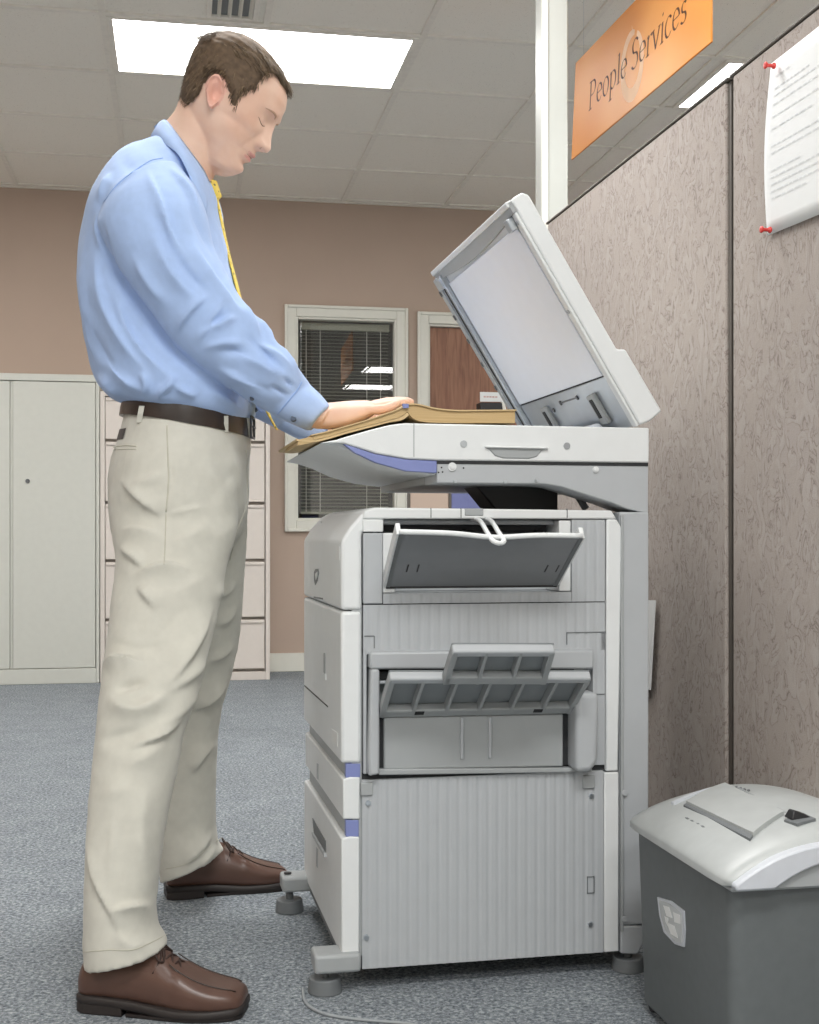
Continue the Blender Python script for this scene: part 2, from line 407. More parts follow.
# ceiling lights
def light_fixture(x0, y0, label):
    t = thing('ceiling_light', label, 'ceiling light', (x0, y0, CEIL), 0, 'recessed ceiling lights')
    bm = bmesh.new(); e = .022; W, D = 1.22-.026, .61-.026
    box(bm, 0, W, 0, e, -.012, -.0005); box(bm, 0, W, D-e, D, -.012, -.0005); box(bm, 0, e, e, D-e, -.012, -.0005); box(bm, W-e, W, e, D-e, -.012, -.0005)
    obj('lamp_frame', bm, 'gridbar', t, .002)
    obj('diffuser', nbox(e, W-e, e, D-e, -.007, -.001), 'lamp', t)
    return t
fy = GY0-.61+.013
light_fixture(GX0+.013, fy, 'bright recessed ceiling light panel directly behind the man\'s head')
light_fixture(GX0+4*G+.05, fy, 'bright recessed ceiling light panel partly hidden by the tall fabric partition')
light_fixture(GX0+4*G-.06, -.22, 'recessed ceiling light panel seen as the upper reflection in the window glass')
light_fixture(GX0+4*G-.06, -1.95, 'recessed ceiling light panel seen as the lower reflection in the window glass')
def area(x, y, e, sx=1.15, sy=.56):  # unseen lamps added at ceiling height; rows behind the camera give frontal fill
    L = bpy.data.lights.new('unseen_ceiling_fill', 'AREA'); L.shape = 'RECTANGLE'; L.size = sx; L.size_y = sy; L.energy = e; L.color = (1, .995, .985)
    o = bpy.data.objects.new('unseen_ceiling_fill', L); COL.objects.link(o); o.location = (x, y, CEIL-.02); o.rotation_euler = (0, 0, 0)
for x, y, e in ((GX0+.61, 2.84, 34), (GX0+.61, .1, 40), (GX0+.61, -1.65, 40), (GX0+.61-2.44, .1, 14), (GX0+.61-2.44, -1.65, 20)): area(x, y, e)
area(GX0+.61+2.44, 2.84, 34); area(GX0+.61-2.44, 5.28, 34)

# ceiling vent
vx = at(206, 15, F*(CEIL-CZ)/(HY-15)); vx1 = at(258, 15, F*(CEIL-CZ)/(HY-15))
vt = thing('ceiling_vent', 'louvred grey air vent in the ceiling in front of the light panel', 'vent', (vx.x, vx.y-.5, CEIL))
w = vx1.x-vx.x
bm = bmesh.new(); box(bm, 0, .02, 0, .5, -.012, -.001); box(bm, w-.02, w, 0, .5, -.012, -.001); box(bm, .02, w-.02, 0, .02, -.012, -.001); box(bm, .02, w-.02, .48, .5, -.012, -.001)
obj('vent_frame', bm, 'gridbar', vt, .002)
obj('backing', nbox(.02, w-.02, .02, .48, -.002, -.0005), 'dgrey', vt)
for i in range(4):
    x = .04+i*(w-.06)/3.4
    bm = bmesh.new(); hexa(bm, [(x, .02, -.002), (x+.003, .02, -.002), (x+.014, .02, -.014), (x+.011, .02, -.014)], [(x, .48, -.002), (x+.003, .48, -.002), (x+.014, .48, -.014), (x+.011, .48, -.014)])
    obj('louvre', bm, 'trimw', vt)

# storage cabinet
cb = floor_at(98, 683); YC = cb.y
def cxz(px, py): p = wall_at(px, py, YC); return p.x, p.z
cr = cxz(99.5, 500)[0]; ch = cxz(98, 375)[1]; cl = cr-.92
cabn = thing('storage_cabinet', 'tall pale grey two door metal storage cabinet against the back wall', 'cabinet', (cl, YC, 0))
CD = YW-YC-.002; CW = cr-cl
bz = cxz(50, 669)[1]; tz = cxz(50, 381)[1]
bm = bmesh.new(); box(bm, 0, .018, 0, CD, 0, ch); box(bm, CW-.018, CW, 0, CD, 0, ch); box(bm, .018, CW-.018, 0, CD, tz, ch); box(bm, .018, CW-.018, 0, CD, 0, bz); box(bm, .018, CW-.018, CD-.01, CD, bz, tz)
obj('carcass', bm, 'cab', cabn, .003)
sx = cxz(12, 500)[0]-cl
for a, b in ((.021, sx-.012), (sx+.004, CW-.021)):
    d = obj('door', nbox(a, b, .004, .024, bz+.003, tz-.003), 'cab', cabn, .003)
obj('door_stile', nbox(sx-.011, sx+.003, .012, .026, bz+.003, tz-.003), 'cab', cabn, .002)
kx, kz = cxz(27.5, 481)
bm = bmesh.new(); cyl(bm, (kx-cl, .004, kz), (0, -1, 0), .012, .008, 16, .01); obj('lock', bm, 'dark_steel', cabn)

# lateral file
YF = floor_at(250, 680).y
def fxz(px, py): p = wall_at(px, py, YF); return p.x, p.z
fl = cr+.004; fr = fxz(270, 600)[0]
fh = fxz(268, 400)[1]+.03
filc = thing('file_cabinet', 'five drawer beige lateral file cabinet behind the man\'s legs', 'cabinet', (fl, YF, 0))
FD = YW-YF-.016; FWD = fr-fl
bm = bmesh.new(); box(bm, 0, .024, 0, FD, 0, fh); box(bm, FWD-.024, FWD, 0, FD, 0, fh); box(bm, .024, FWD-.024, 0, FD, fh-.025, fh); box(bm, .024, FWD-.024, 0, FD, 0, .045); box(bm, .024, FWD-.024, .05, FD, .045, fh-.025)
obj('carcass', bm, 'file', filc, .002)
lines = [410, 443, 504, 561, 619, 675]
zs = [fxz(255, y)[1] for y in lines]; zs[0] = fh-.028
for k in range(5):
    z1, z0 = zs[k], zs[k+1]+.0
    d = obj('drawer', nbox(.027, FWD-.03, .0, .04, max(z0, .05)+.012, z1-.004), 'file', filc, .002)
    obj('pull_rail', nbox(.03, FWD-.034, -.008, .004, z1-.022, z1-.006), 'file', d, .003)

# blue panel glimpsed behind the copier
p = at(461, 497, 4.6)
dv = thing('desk_screen', 'low beige and blue desk screen glimpsed between scanner and copier body', 'screen', (p.x, p.y, 0))
top = at(461, 486, 4.6).z
obj('fabric_panel', nbox(-.038, .09, -.01, .01, .05, top-.01), 'bluebin', dv, .003)
obj('plain_panel', nbox(-.19, -.048, -.01, .01, .05, top-.01), 'wall', dv, .003)
bm = nbox(-.048, -.038, -.014, .014, 0, top); box(bm, .09, .098, -.014, .014, 0, top); box(bm, -.198, -.19, -.014, .014, 0, top); box(bm, -.198, .098, -.014, .014, top-.01, top); box(bm, -.198, .098, -.1, .1, 0, .02); obj('screen_frame', bm, 'dframe', dv, .002)

# ------------------------------------------------------------------ partition
HP = 1.655
d1 = F*(HP-CZ)/(HY-212.2); d2 = F*(HP-CZ)/(HY-51.7)
PA = at(560, 212.2, d1); PB = at(760, 51.7, d2)
pdir = (PA-PB); pdir.z = 0; pdir.normalize()            # towards the far wall
pyaw = math.atan2(pdir.y, pdir.x) - math.pi/2           # local +Y along the run
pn = Vector((-pdir.y, pdir.x, 0))                       # towards the room (left)
def part_hit(px, py, off=0):
    v = FW + RT*((px-CX)/F) + UP*((HY-py)/F); o = PB + pn*off
    t = (o-EYE).dot(pn)/v.dot(pn); return EYE + v*t
seam = part_hit(730, 200); endp = part_hit(547, 222)
R1 = Matrix.Rotation(pyaw, 4, 'Z')
def ploc(p): q = R1.inverted() @ (p-seam); return q
Lf = ploc(endp).y
def panel(y0, y1, label):
    t = thing('cubicle_partition', label, 'partition', (seam.x, seam.y, 0), pyaw)
    # local x: to the right = away from the room; face at x=0
    obj('fabric_face', nbox(-.002, .05, y0+.012, y1-.012, .10, HP-.007), 'fabric', t, .004)
    bm = nbox(-.004, .052, y0, y1, HP-.006, HP); box(bm, .004, .046, y0, y0+.012, 0, HP-.007); box(bm, .004, .046, y1-.012, y1, 0, HP-.007)
    obj('frame', bm, 'dframe', t, .002)
    obj('kick_plate', nbox(.002, .048, y0+.012, y1-.012, .0, .10), 'dframe', t, .002)
    return t
panel(.004, Lf, 'grey patterned fabric partition panel beyond the dark vertical seam, beside the copier')
panel(-1.22, -.004, 'grey patterned fabric partition panel nearest the camera, with the pinned notice')
# pole
pp = at(551.5, 400, 3.75)
pt = thing('power_pole', 'white square ceiling pole standing past the far end of the partition', 'pole', (pp.x, pp.y, 0), -PSI+.12)
hw = 27/F*3.75/2
obj('pole_shaft', nbox(-hw, hw, -hw, hw, .0, CEIL), 'pole', pt, .004)
obj('front_ridge', nbox(-hw+.001, -hw+.02, -hw-.006, -hw+.002, .02, CEIL-.02), 'trimw', pt, .002)

# pinned notice
def pmat(off): return Matrix.Translation(seam + pn*off) @ R1
def pl2(px, py): q = ploc(part_hit(px, py)); return q.y, q.z
a = pl2(775, 64); b = pl2(771, 236)
nz = (a[1]-b[1])
nt = thing('paper_notice', 'white printed sheet pinned to the near partition panel by red pins', 'notice', (0, 0, 0))
nt.location = part_hit(775, 150, .006) * 1; nt.location.z = b[1]+seam.z; nt.rotation_euler = (0, 0, pyaw)
y_off = ploc(Vector(nt.location)).y
W_ = nz*.8
bm = bmesh.new(); grid = []
for i in range(13):
    row = []
    for j in range(13):
        u = i/12; t = j/12
        bow = .006*math.sin(math.pi*t)*(1-u) + .003*u*u
        sh = -.006*math.sin(math.pi*t)*(1-u)
        row.append(bm.verts.new((-.001-bow, (a[0] if True else 0)*t + b[0]*(1-t) - y_off - u*W_ + .0*sh - sh, nz*t - .01*u*(1-t))))
    grid.append(row)
for i in range(12):
    for j in range(12): bm.faces.new((grid[i][j], grid[i+1][j], grid[i+1][j+1], grid[i][j+1]))
o = obj('sheet', bm, 'paper', nt, smooth=True); sm = o.modifiers.new('solid', 'SOLIDIFY'); sm.thickness = .0004
bm = bmesh.new()
rs = random.Random(3)
for k, t in enumerate([.90, .83, .79, .74, .67, .60, .50, .46, .36, .32, .28, .24, .20]):
    u = .10; end = .10+[.2, .5, .78, .6, .7, .55, .8, .66, .4, .75, .6, .7, .5][k]
    while u < end:
        wd = rs.uniform(.03, .09)
        def P(uu, tt):
            bow = .006*math.sin(math.pi*tt)*(1-uu) + .003*uu*uu; sh = -.006*math.sin(math.pi*tt)*(1-uu)
            return (-.0022-bow, a[0]*tt+b[0]*(1-tt)-y_off-uu*W_-sh, nz*tt-.01*uu*(1-tt))
        bm.faces.new([bm.verts.new(P(*q)) for q in ((u, t-.0038), (u+wd, t-.0038), (u+wd, t+.0038), (u, t+.0038))])
        u += wd+.02
obj('printed_lines', bm, 'ink', nt)
def pushpin(px, py, label):
    p = part_hit(px, py, .014)
    t = thing('push_pin', label, 'pin', p, pyaw, 'red push pins')
    bm = bmesh.new(); prof = [(0, .0045), (.001, .0055), (.004, .005), (.006, .003), (.014, .0032), (.017, .006), (.019, .006), (.0195, .003)]
    loft(bm, [[Vector((-s, r*math.cos(2*math.pi*k/16), r*math.sin(2*math.pi*k/16))) for k in range(16)] for s, r in prof])
    obj('pin_head', bm, 'red', t, smooth=True)
    bm = bmesh.new(); cyl(bm, (.022, 0, 0), (-1, 0, 0), .0006, .022, 6); obj('pin_shaft', bm, 'steel', t)
pushpin(775, 66, 'red push pin in the top corner of the pinned notice')
pushpin(771, 230, 'red push pin in the bottom corner of the pinned notice')

# hanging sign
ZS = 2.15
sA = at(572, 160, F*(ZS-CZ)/(HY-160)); sB = at(712, 42, F*(ZS-CZ)/(HY-42))
sd = sB-sA; SL = sd.length; sd.normalize()
sg = thing('hanging_sign', 'orange sign with dark lettering hanging from the ceiling above the partition', 'sign', sA, math.atan2(sd.y, sd.x))
SH = .335
sn = Vector((sd.y, -sd.x, 0))
if sn.dot(EYE-sA) < 0: sn = -sn
R2i = Matrix.Rotation(-math.atan2(sd.y, sd.x), 4, 'Z')
ny = (R2i @ sn).y           # which local y side faces us
def shit(px, py):
    v = FW + RT*((px-CX)/F) + UP*((HY-py)/F); t = (sA-EYE).dot(sn)/v.dot(sn); q = R2i @ (EYE+v*t-sA); return q.x, q.z
obj('board', nprism([(0, 0), (SL, 0), (SL, SH), (.045, SH)], -.003, .003), 'sign', sg, .0015)
for x in (.12, SL-.12):
    bm = bmesh.new(); tube(bm, [(x, 0, SH-.01), (x, 0, CEIL-ZS)], .0005, 6); obj('hanging_wire', bm, 'steel', sg)
# letters drawn with a broad nib (x advance, strokes in unit em: x-height .46, cap .72)
def arc(cx, cy, rx, ry, a0, a1, n=14): return [(cx+rx*math.cos(math.radians(a0+(a1-a0)*i/n)), cy+ry*math.sin(math.radians(a0+(a1-a0)*i/n))) for i in range(n+1)]
GL = {
 'P': (.50, [[(.10, 0), (.10, .72)], [(.02, 0), (.20, 0)], [(.02, .72), (.10, .72)] , [(.10, .71)] + arc(.24, .53, .17, .18, 90, -90) + [(.10, .35)]]),
 'e': (.40, [[(.05, .25), (.35, .27)] + arc(.20, .24, .155, .225, 10, 320)]),
 'o': (.44, [arc(.21, .23, .165, .235, 60, 425, 22)]),
 'p': (.46, [[(.09, -.24), (.09, .44)], [(.02, .41), (.09, .46)], [(.02, -.24), (.18, -.24)], [(.09, .36)] + arc(.22, .23, .165, .225, 125, -150)]),
 'l': (.22, [[(.03, .70), (.10, .73), (.10, .02)], [(.03, 0), (.18, 0)]]),
 'S': (.46, [arc(.23, .54, .15, .175, 35, 250) + arc(.22, .19, .17, .19, 80, -145)]),
 'r': (.32, [[(.02, .42), (.09, .46), (.09, 0)], [(.02, 0), (.17, 0)], [(.09, .34), (.17, .44), (.26, .46), (.29, .41)]]),
 'v': (.42, [[(.03, .46), (.20, .0), (.36, .46)], [(-.01, .46), (.09, .46)], [(.31, .46), (.40, .46)]]),
 'i': (.21, [[(.03, .42), (.10, .46), (.10, 0)], [(.03, 0), (.18, 0)], [(.095, .62), (.105, .66)]]),
 'c': (.38, [arc(.21, .23, .16, .235, 45, 320)]),
 's': (.34, [arc(.17, .345, .105, .115, 40, 250) + arc(.16, .115, .12, .12, 80, -145)]),
 ' ': (.20, [])}
tx0, tz0 = shit(589.5, 111); tx1, tz1 = shit(688, 19.5); caph = shit(590, 84)[1]-shit(590, 110.5)[1]
text = 'People Services'; adv = sum(GL[c][0] for c in text)
em = caph/.72; sxs = (tx1-tx0)/adv
bm = bmesh.new(); cur = 0; yy = ny*.0036
nib = Vector((math.cos(math.radians(25)), math.sin(math.radians(25))))
for c in text:
    for st in GL[c][1]:
        for (ax, az), (bx, bz_) in zip(st[:-1], st[1:]):
            d = Vector((bx-ax, bz_-az)); 
            if d.length < 1e-6: continue
            d.normalize(); perp = Vector((-d.y, d.x))
            wv = nib*.032 if abs(nib.dot(perp)) > .25 else perp*.010
            q = [(ax-wv.x-d.x*.008, az-wv.y-d.y*.008), (bx-wv.x+d.x*.008, bz_-wv.y+d.y*.008), (bx+wv.x+d.x*.008, bz_+wv.y+d.y*.008), (ax+wv.x-d.x*.008, az+wv.y-d.y*.008)]
            bm.faces.new([bm.verts.new((tx0+(cur+x+.12*z)*sxs, yy, tz0+(tz1-tz0)*(cur/adv)+z*em)) for x, z in q])
    cur += GL[c][0]
obj('lettering', bm, 'signink', sg)
rx_, rz_ = shit(633, 64); rw = (shit(643, 64)[0]-shit(623.5, 64)[0])/2*1.0; rh = (shit(633, 34)[1]-shit(633, 95)[1])/2
bm = bmesh.new(); n = 48; prev = None
for i in range(n+1):
    a_ = math.radians(75+ 345*i/n); th = .006+.012*math.sin(math.pi*i/n)**.6
    p_ = [bm.verts.new((rx_+(rw+s*th)*math.cos(a_), ny*.0033, rz_+(rh+s*th*1.2)*math.sin(a_))) for s in (-1, 1)]
    if prev: bm.faces.new((prev[0], p_[0], p_[1], prev[1]))
    prev = p_
q = [(rx_+.004, rz_+rh*.9), (rx_+.012, rz_+rh*.9), (rx_-.002, rz_+rh*1.3)]
bm.faces.new([bm.verts.new((x, ny*.0033, z)) for x, z in q])
obj('ring_emblem', bm, 'signring', sg)
# ------------------------------------------------------------------ photocopier
TH = math.radians(1.4)
ex = Vector((math.cos(TH), math.sin(TH), 0)); ey = Vector((-math.sin(TH), math.cos(TH), 0))
CO = at(360, 969, 2.17); CO.z = 0
cop = thing('photocopier', 'large light grey photocopier with its lid raised and trays open, in front of the man', 'photocopier', CO, TH)
def fp(px, py, dy=0.0):
    v = FW + RT*((px-CX)/F) + UP*((HY-py)/F); o = CO+ey*dy
    t = (o-EYE).dot(ey)/v.dot(ey); q = EYE+v*t-CO
    return q.dot(ex), q.z
def fx(px, py=600, dy=0): return fp(px, py, dy)[0]
def fz(py, px=490, dy=0): return fp(px, py, dy)[1]
def poly(P, dy=0): return [fp(x, y, dy) for x, y in P]
DEP = .53
xL, xR = fx(362), fx(617)
# inner core behind the front plates
obj('core', nbox(xL+.004, xR-.004, .10, DEP, .05, fz(512)-.01), 'midgrey', cop, .004)
# ---- ribbed sheet helper: corrugated towards the viewer
def ribbed(name, x0, x1, z0, z1, y0, y1, pitch=.0178, amp=.0008, m='grey', zt=None):
    bm = bmesh.new(); prof = []; x = x0; prof.append((x0, y0))
    n = max(1, int((x1-x0-.006)/pitch)); off = ((x1-x0)-n*pitch)/2
    for k in range(n):
        s = x0+off+k*pitch
        prof += [(s+pitch*.06, y0), (s+pitch*.30, y0+amp), (s+pitch*.42, y0+amp), (s+pitch*.66, y0), (s+pitch*.96, y0)]
    prof.append((x1, y0))
    f = lambda x: (zt[0]+(zt[1]-zt[0])*(x-x0)/(x1-x0)) if zt else z1
    a = [bm.verts.new((x, y, z0)) for x, y in prof] + [bm.verts.new((x1, y1, z0)), bm.verts.new((x0, y1, z0))]
    b = [bm.verts.new((x, y, f(x))) for x, y in prof] + [bm.verts.new((x1, y1, f(x1))), bm.verts.new((x0, y1, f(x0)))]
    n = len(a); bm.faces.new(a[::-1]); bm.faces.new(b)
    for i in range(n): bm.faces.new((a[i], a[(i+1) % n], b[(i+1) % n], b[i]))
    return obj(name, bm, m, cop)
def P4(x0, y0, x1, y1, dy=0): # pixel rectangle -> metric rectangle on plane dy
    xm, ym = (x0+x1)/2, (y0+y1)/2
    return fp(x0, ym, dy)[0], fp(x1, ym, dy)[0], fp(xm, y1, dy)[1], fp(xm, y0, dy)[1]
# lower cabinet panel
zb, zt_ = fp(360, 969)[1], fp(360, 780)[1]
lp = ribbed('lower_side_panel', xL, fx(603, 870), zb, zt_, -.002, .10)
obj('rear_edge_strip', nbox(fx(603.6, 870), xR+.002, -.004, .10, zb, fz(772, 610)), 'white', cop, .002)
for n_, px, py in (('screw', 368, 803), ('screw', 366, 937), ('screw', 591, 796), ('screw', 590, 924)):
    x, z = fp(px, py); bm = bmesh.new(); cyl(bm, (x, -.001, z), (0, -1, 0), .0052, .004, 18, .0042); s = obj(n_, bm, 'steel', lp)
for px, py in ((366.5, 788), (588, 781)):
    x0, x1, z0, z1 = P4(px-6, py-6, px+6, py+7); obj('catch', nbox(x0, x1, -.006, .004, z0, z1), 'midgrey', lp, .0015)
x0, x1, z0, z1 = P4(586.5, 876, 594, 893)
bm = nbox(x0, x1, -.0035, 0, z0, z0+.0015); box(bm, x0, x1, -.0035, 0, z1-.0015, z1); box(bm, x0, x0+.0015, -.0035, 0, z0, z1); box(bm, x1-.0015, x1, -.0035, 0, z0, z1)
obj('latch', bm, 'dgrey', lp)
# dark seam between the cabinet and the upper body
obj('body_seam', nbox(xL, xR, .004, .1, fp(360, 780)[1], fp(360, 776)[1]+.004), 'hole', cop)
# ---- upper body plates
zM = fp(362, 775)[1]
zT = fp(490, 508.5)[1]
RX0, RX1, RZ0, RZ1 = P4(383, 518.5, 571, 592)          # upper recess
# top white frame with chamfered corners
bm = bmesh.new()
prism(bm, poly([(362, 533), (362, 513), (372, 508), (612, 511), (621.5, 527), (621.5, 533)]), -.004, .10)
top_bar = obj('top_frame', nprism(poly([(362, 519), (364, 511), (374, 507.5), (611, 510.5), (616, 519)]), -.004, .50), 'white', cop, .003)
obj('rear_corner', nprism(poly([(606, 519.3), (616.2, 519.3), (621.5, 529), (617.5, 771), (605, 771)]), -.004, .50), 'white', cop, .003)
bm = bmesh.new(); box(bm, fx(430), fx(431), -.0045, 0, fz(518), fz(508)); box(bm, fx(460), fx(461), -.0045, 0, fz(518), fz(508)); box(bm, fx(566), fx(567), -.0045, 0, fz(518), fz(508.5))
bm.free()
for px in (430, 460, 566): obj('frame_seam', nbox(fx(px), fx(px+.9), -.0045, 0, fz(518), fz(508.3)), 'dgrey', top_bar)
x0, x1, z0, z1 = P4(464, 508.5, 483, 516)
obj('grip_recess', nbox(x0, x1, -.0052, 0, z0, z1), 'midgrey', top_bar, .002)
# plates left and right of the recess, then below
ribbed('upper_rear_panel', fx(571.5), fx(604.5), fz(602.5), fz(519.5), -.002, .10)
obj('upper_front_panel', nbox(xL+.002, fx(382.5), -.002, .10, fz(602.5), fz(533)), 'grey', cop, .002)
obj('upper_front_cap', nprism(poly([(362.5, 532), (362.5, 519.5), (383, 519.5), (383, 532)]), -.004, .10), 'white', cop, .002)
ribbed('under_tray_panel', fx(383), fx(571), fz(602.5), fz(592.5), -.002, .10)
ribbed('middle_panel', xL+.002, fx(604.5), fz(652), fz(603.6), -.002, .10)
# dark joint line
obj('panel_joint', nbox(xL+.002, fx(605), .001, .08, fz(604), fz(602)), 'hole', cop)
# side strips flanking the lower unit
LX0, LX1, LZ0, LZ1 = P4(366, 648, 592, 771)
ribbed('lower_rear_panel', fx(592.5), fx(604.5), zM+.002, fz(634), -.002, .10)
obj('lower_front_panel', nbox(xL+.002, fx(366.5), -.002, .10, zM+.002, fz(646.5)), 'grey', cop, .001)
bm = nbox(fx(364), fx(374), -.003, .0, fz(634.5), fz(633.5)); box(bm, fx(373.5), fx(374.5), -.003, 0, fz(646), fz(634)); box(bm, fx(566), fx(605), -.003, 0, fz(634.3), fz(633.3)); box(bm, fx(566), fx(566.8), -.003, 0, fz(646), fz(634)); box(bm, fx(592), fx(604.5), -.003, 0, fz(697.5), fz(696.5))
bm.free()
for a_ in ((364, 374, 634.5, 633.5), (373.5, 374.5, 646, 634), (566, 605, 634.3, 633.3), (566, 566.8, 646, 634), (592, 604.5, 697.5, 696.5)): obj('cut_line', nbox(fx(a_[0]), fx(a_[1]), -.003, .0, fz(a_[2]), fz(a_[3])), 'dgrey', cop)
# ---- upper recess interior
o = nbox(RX0, RX1, .075, .099, RZ0, RZ1); obj('recess_wall', o, 'grey', cop)
bm = nbox(RX0, RX1, .03, .075, fz(524.5), fz(519.8)); rb = obj('recess_shelf', bm, 'grey', cop, .002)
bm = nbox(RX0+.004, RX1-.03, .05, .075, fz(533), fz(525)); obj('paper_slot', bm, 'hole', cop)
bm = bmesh.new(); cyl(bm, (RX0+.004, .045, fz(534)), (1, 0, 0), .0045, RX1-RX0-.04, 12); ro = obj('roller_shaft', bm, 'dark_steel', cop, smooth=True)
for px in (452, 500, 471, 547):
    bm = bmesh.new(); cyl(bm, (fx(px-4), .045, fz(534)), (1, 0, 0), .008, .012, 14); obj('roller', bm, 'black', ro)
obj('inner_rail', nbox(RX0+.004, RX1-.03, .035, .045, fz(541), fz(537)), 'grey', cop, .001)
bm = nbox(RX0, RX0+.022, .0, .075, RZ0, fz(533)); obj('recess_cheek', bm, 'white', cop, .002); bm = nbox(RX1-.022, RX1, 0, .075, RZ0, RZ1-.003); obj('recess_cheek', bm, 'white', cop, .002)
# ---- bypass tray (smoked, opened out)
hx0, hz0 = fp(387, 586); hx1, hz1 = fp(556, 584)
def front(px, py, dy): x, z = fp(px, py, dy); return Vector((x, dy, z))
TO = -.135
A0, A1 = front(386, 587, -.002), front(557, 585.5, -.002); B1, B0 = front(583, 538, TO), front(399, 534, TO)
nrm = (A1-A0).cross(B0-A0).normalized(); 
if nrm.y > 0: nrm = -nrm
tray = thing  # keep name short below
def slab(name, quad, thick, m, parent, bev=.002, n=None):
    n = n or nrm; bm = bmesh.new(); hexa(bm, quad, [p - n*thick for p in quad]); return obj(name, bm, m, parent, bev)
# the tray plate: slightly sagging upper lip
N_ = 24
bm = bmesh.new(); rows = []
for i in range(N_+1):
    u = i/N_; lo = A0.lerp(A1, u); hi = B0.lerp(B1, u)
    dip = .010*math.exp(-((u-.52)/.17)**2); hi2 = hi+(lo-hi).normalized()*dip
    rows.append([lo, lo.lerp(hi2, .5), hi2])
va = [[bm.verts.new(p) for p in r] for r in rows]; vb = [[bm.verts.new(p - nrm*.006) for p in r] for r in rows]
for i in range(N_):
    for j in range(2):
        bm.faces.new((va[i][j], va[i+1][j], va[i+1][j+1], va[i][j+1])); bm.faces.new((vb[i][j], vb[i][j+1], vb[i+1][j+1], vb[i+1][j]))
    bm.faces.new((va[i][0], vb[i][0], vb[i+1][0], va[i+1][0])); bm.faces.new((va[i][2], va[i+1][2], vb[i+1][2], vb[i][2]))
for i in (0, N_):
    for j in range(2): bm.faces.new((va[i][j], va[i][j+1], vb[i][j+1], vb[i][j]))
bt = obj('bypass_tray', bm, 'smoke', cop)
lipbm = bmesh.new(); tube(lipbm, [r[2]-nrm*.003 + Vector((0, 0, .001)) for r in rows], .0045, 8); obj('tray_lip', lipbm, 'white', bt, smooth=True)
for a, b in ((A0, rows[0][2]), (A1, rows[-1][2])):
    bm = bmesh.new(); s = Vector((.004 if a is A0 else -.004, 0, 0)); hexa(bm, [a-s, a+s, b+s, b-s], [a-s-nrm*.022, a+s-nrm*.022, b+s-nrm*.022, b-s-nrm*.022])
    obj('tray_side', bm, 'white', bt, .0015)
bm = bmesh.new(); e = (A1-A0).normalized()*.003
hexa(bm, [A0+Vector((0,-.001,-.003)), A1+Vector((0,-.001,-.003)), A1+Vector((0,-.001,.005)), A0+Vector((0,-.001,.005))], [A0+Vector((0,.012,-.003)), A1+Vector((0,.012,-.003)), A1+Vector((0,.012,.005)), A0+Vector((0,.012,.005))])
obj('tray_hinge', bm, 'black', bt, .001)
for a, b, s in ((A0, rows[0][2], .0035), (A1, rows[-1][2], -.0035)):
    bm = bmesh.new(); q_ = Vector((s, 0, 0)); k = nrm*.0012
    hexa(bm, [a+k, a+q_*2+k, b+q_*2+k, b+k], [a, a+q_*2, b+q_*2, b]); obj('tray_border', bm, 'dgrey', bt)
for px in (402, 412, 537, 548):
    u = (px-386)/171; p = A0.lerp(A1, u).lerp(B0.lerp(B1, u), .30); q = A0.lerp(A1, u).lerp(B0.lerp(B1, u), .44); s = Vector((.0011, 0, 0)); k = nrm*.0006
    bm = bmesh.new(); hexa(bm, (p-s+k, p+s+k, q+s+k, q-s+k), (p-s, p+s, q+s, q-s)); obj('tray_mark', bm, 'black', bt)
# white strap loop
for pts in ([(472, 519, .03), (480, 521, -.03), (488, 534, -.10), (493, 541, -.142), (500, 543.5, -.146)], [(482, 518, .03), (491, 521, -.03), (499, 533, -.10), (504, 541, -.142), (500, 543.5, -.146)]):
    bm = bmesh.new(); P = [front(*p) for p in pts]
    tube(bm, catmull(P, 6), .0042, 8); obj('tray_strap', bm, 'white', bt, smooth=True)
# ---- lower unit: bezel, recess, two trays
bz_pts = [(366, 652), (372, 648), (588, 648), (592, 652), (592, 771), (366, 774)]
bm = bmesh.new()
def bez(P, y0=-.022, y1=.10): prism(bm, poly(P), y0, y1)
bez([(368, 651), (590, 649), (590, 668), (368, 668)])
obj('unit_bezel', bm, 'grey', cop, .004)
bm = bmesh.new(); bez([(369, 668), (377.5, 668), (377.5, 772), (366.5, 774), (366.5, 756)]); obj('bezel_front_side', bm, 'grey', cop, .004)
bm = bmesh.new(); prism(bm, poly([(568, 690), (591, 690), (590, 757), (583, 768), (568, 768)]), -.045, .10); obj('bezel_rear_side', bm, 'grey', cop, .010, 4)
bm = bmesh.new(); bez([(377.6, 768), (590, 766.5), (590, 771), (377.6, 774)], -.012); obj('bezel_sill', bm, 'midgrey', cop, .002)
obj('unit_slot', nbox(fx(378), fx(590), .03, .05, fz(716), fz(668)), 'midgrey', cop)
bm = nbox(fx(379), fx(447), .0, .03, fz(677), fz(669.5)); box(bm, fx(548), fx(574), .0, .03, fz(675), fz(668.5)); obj('exit_slot', bm, 'hole', cop)
bm = nbox(fx(379), fx(446), -.004, .03, fz(681), fz(678)); obj('exit_guide', bm, 'grey', cop, .001)
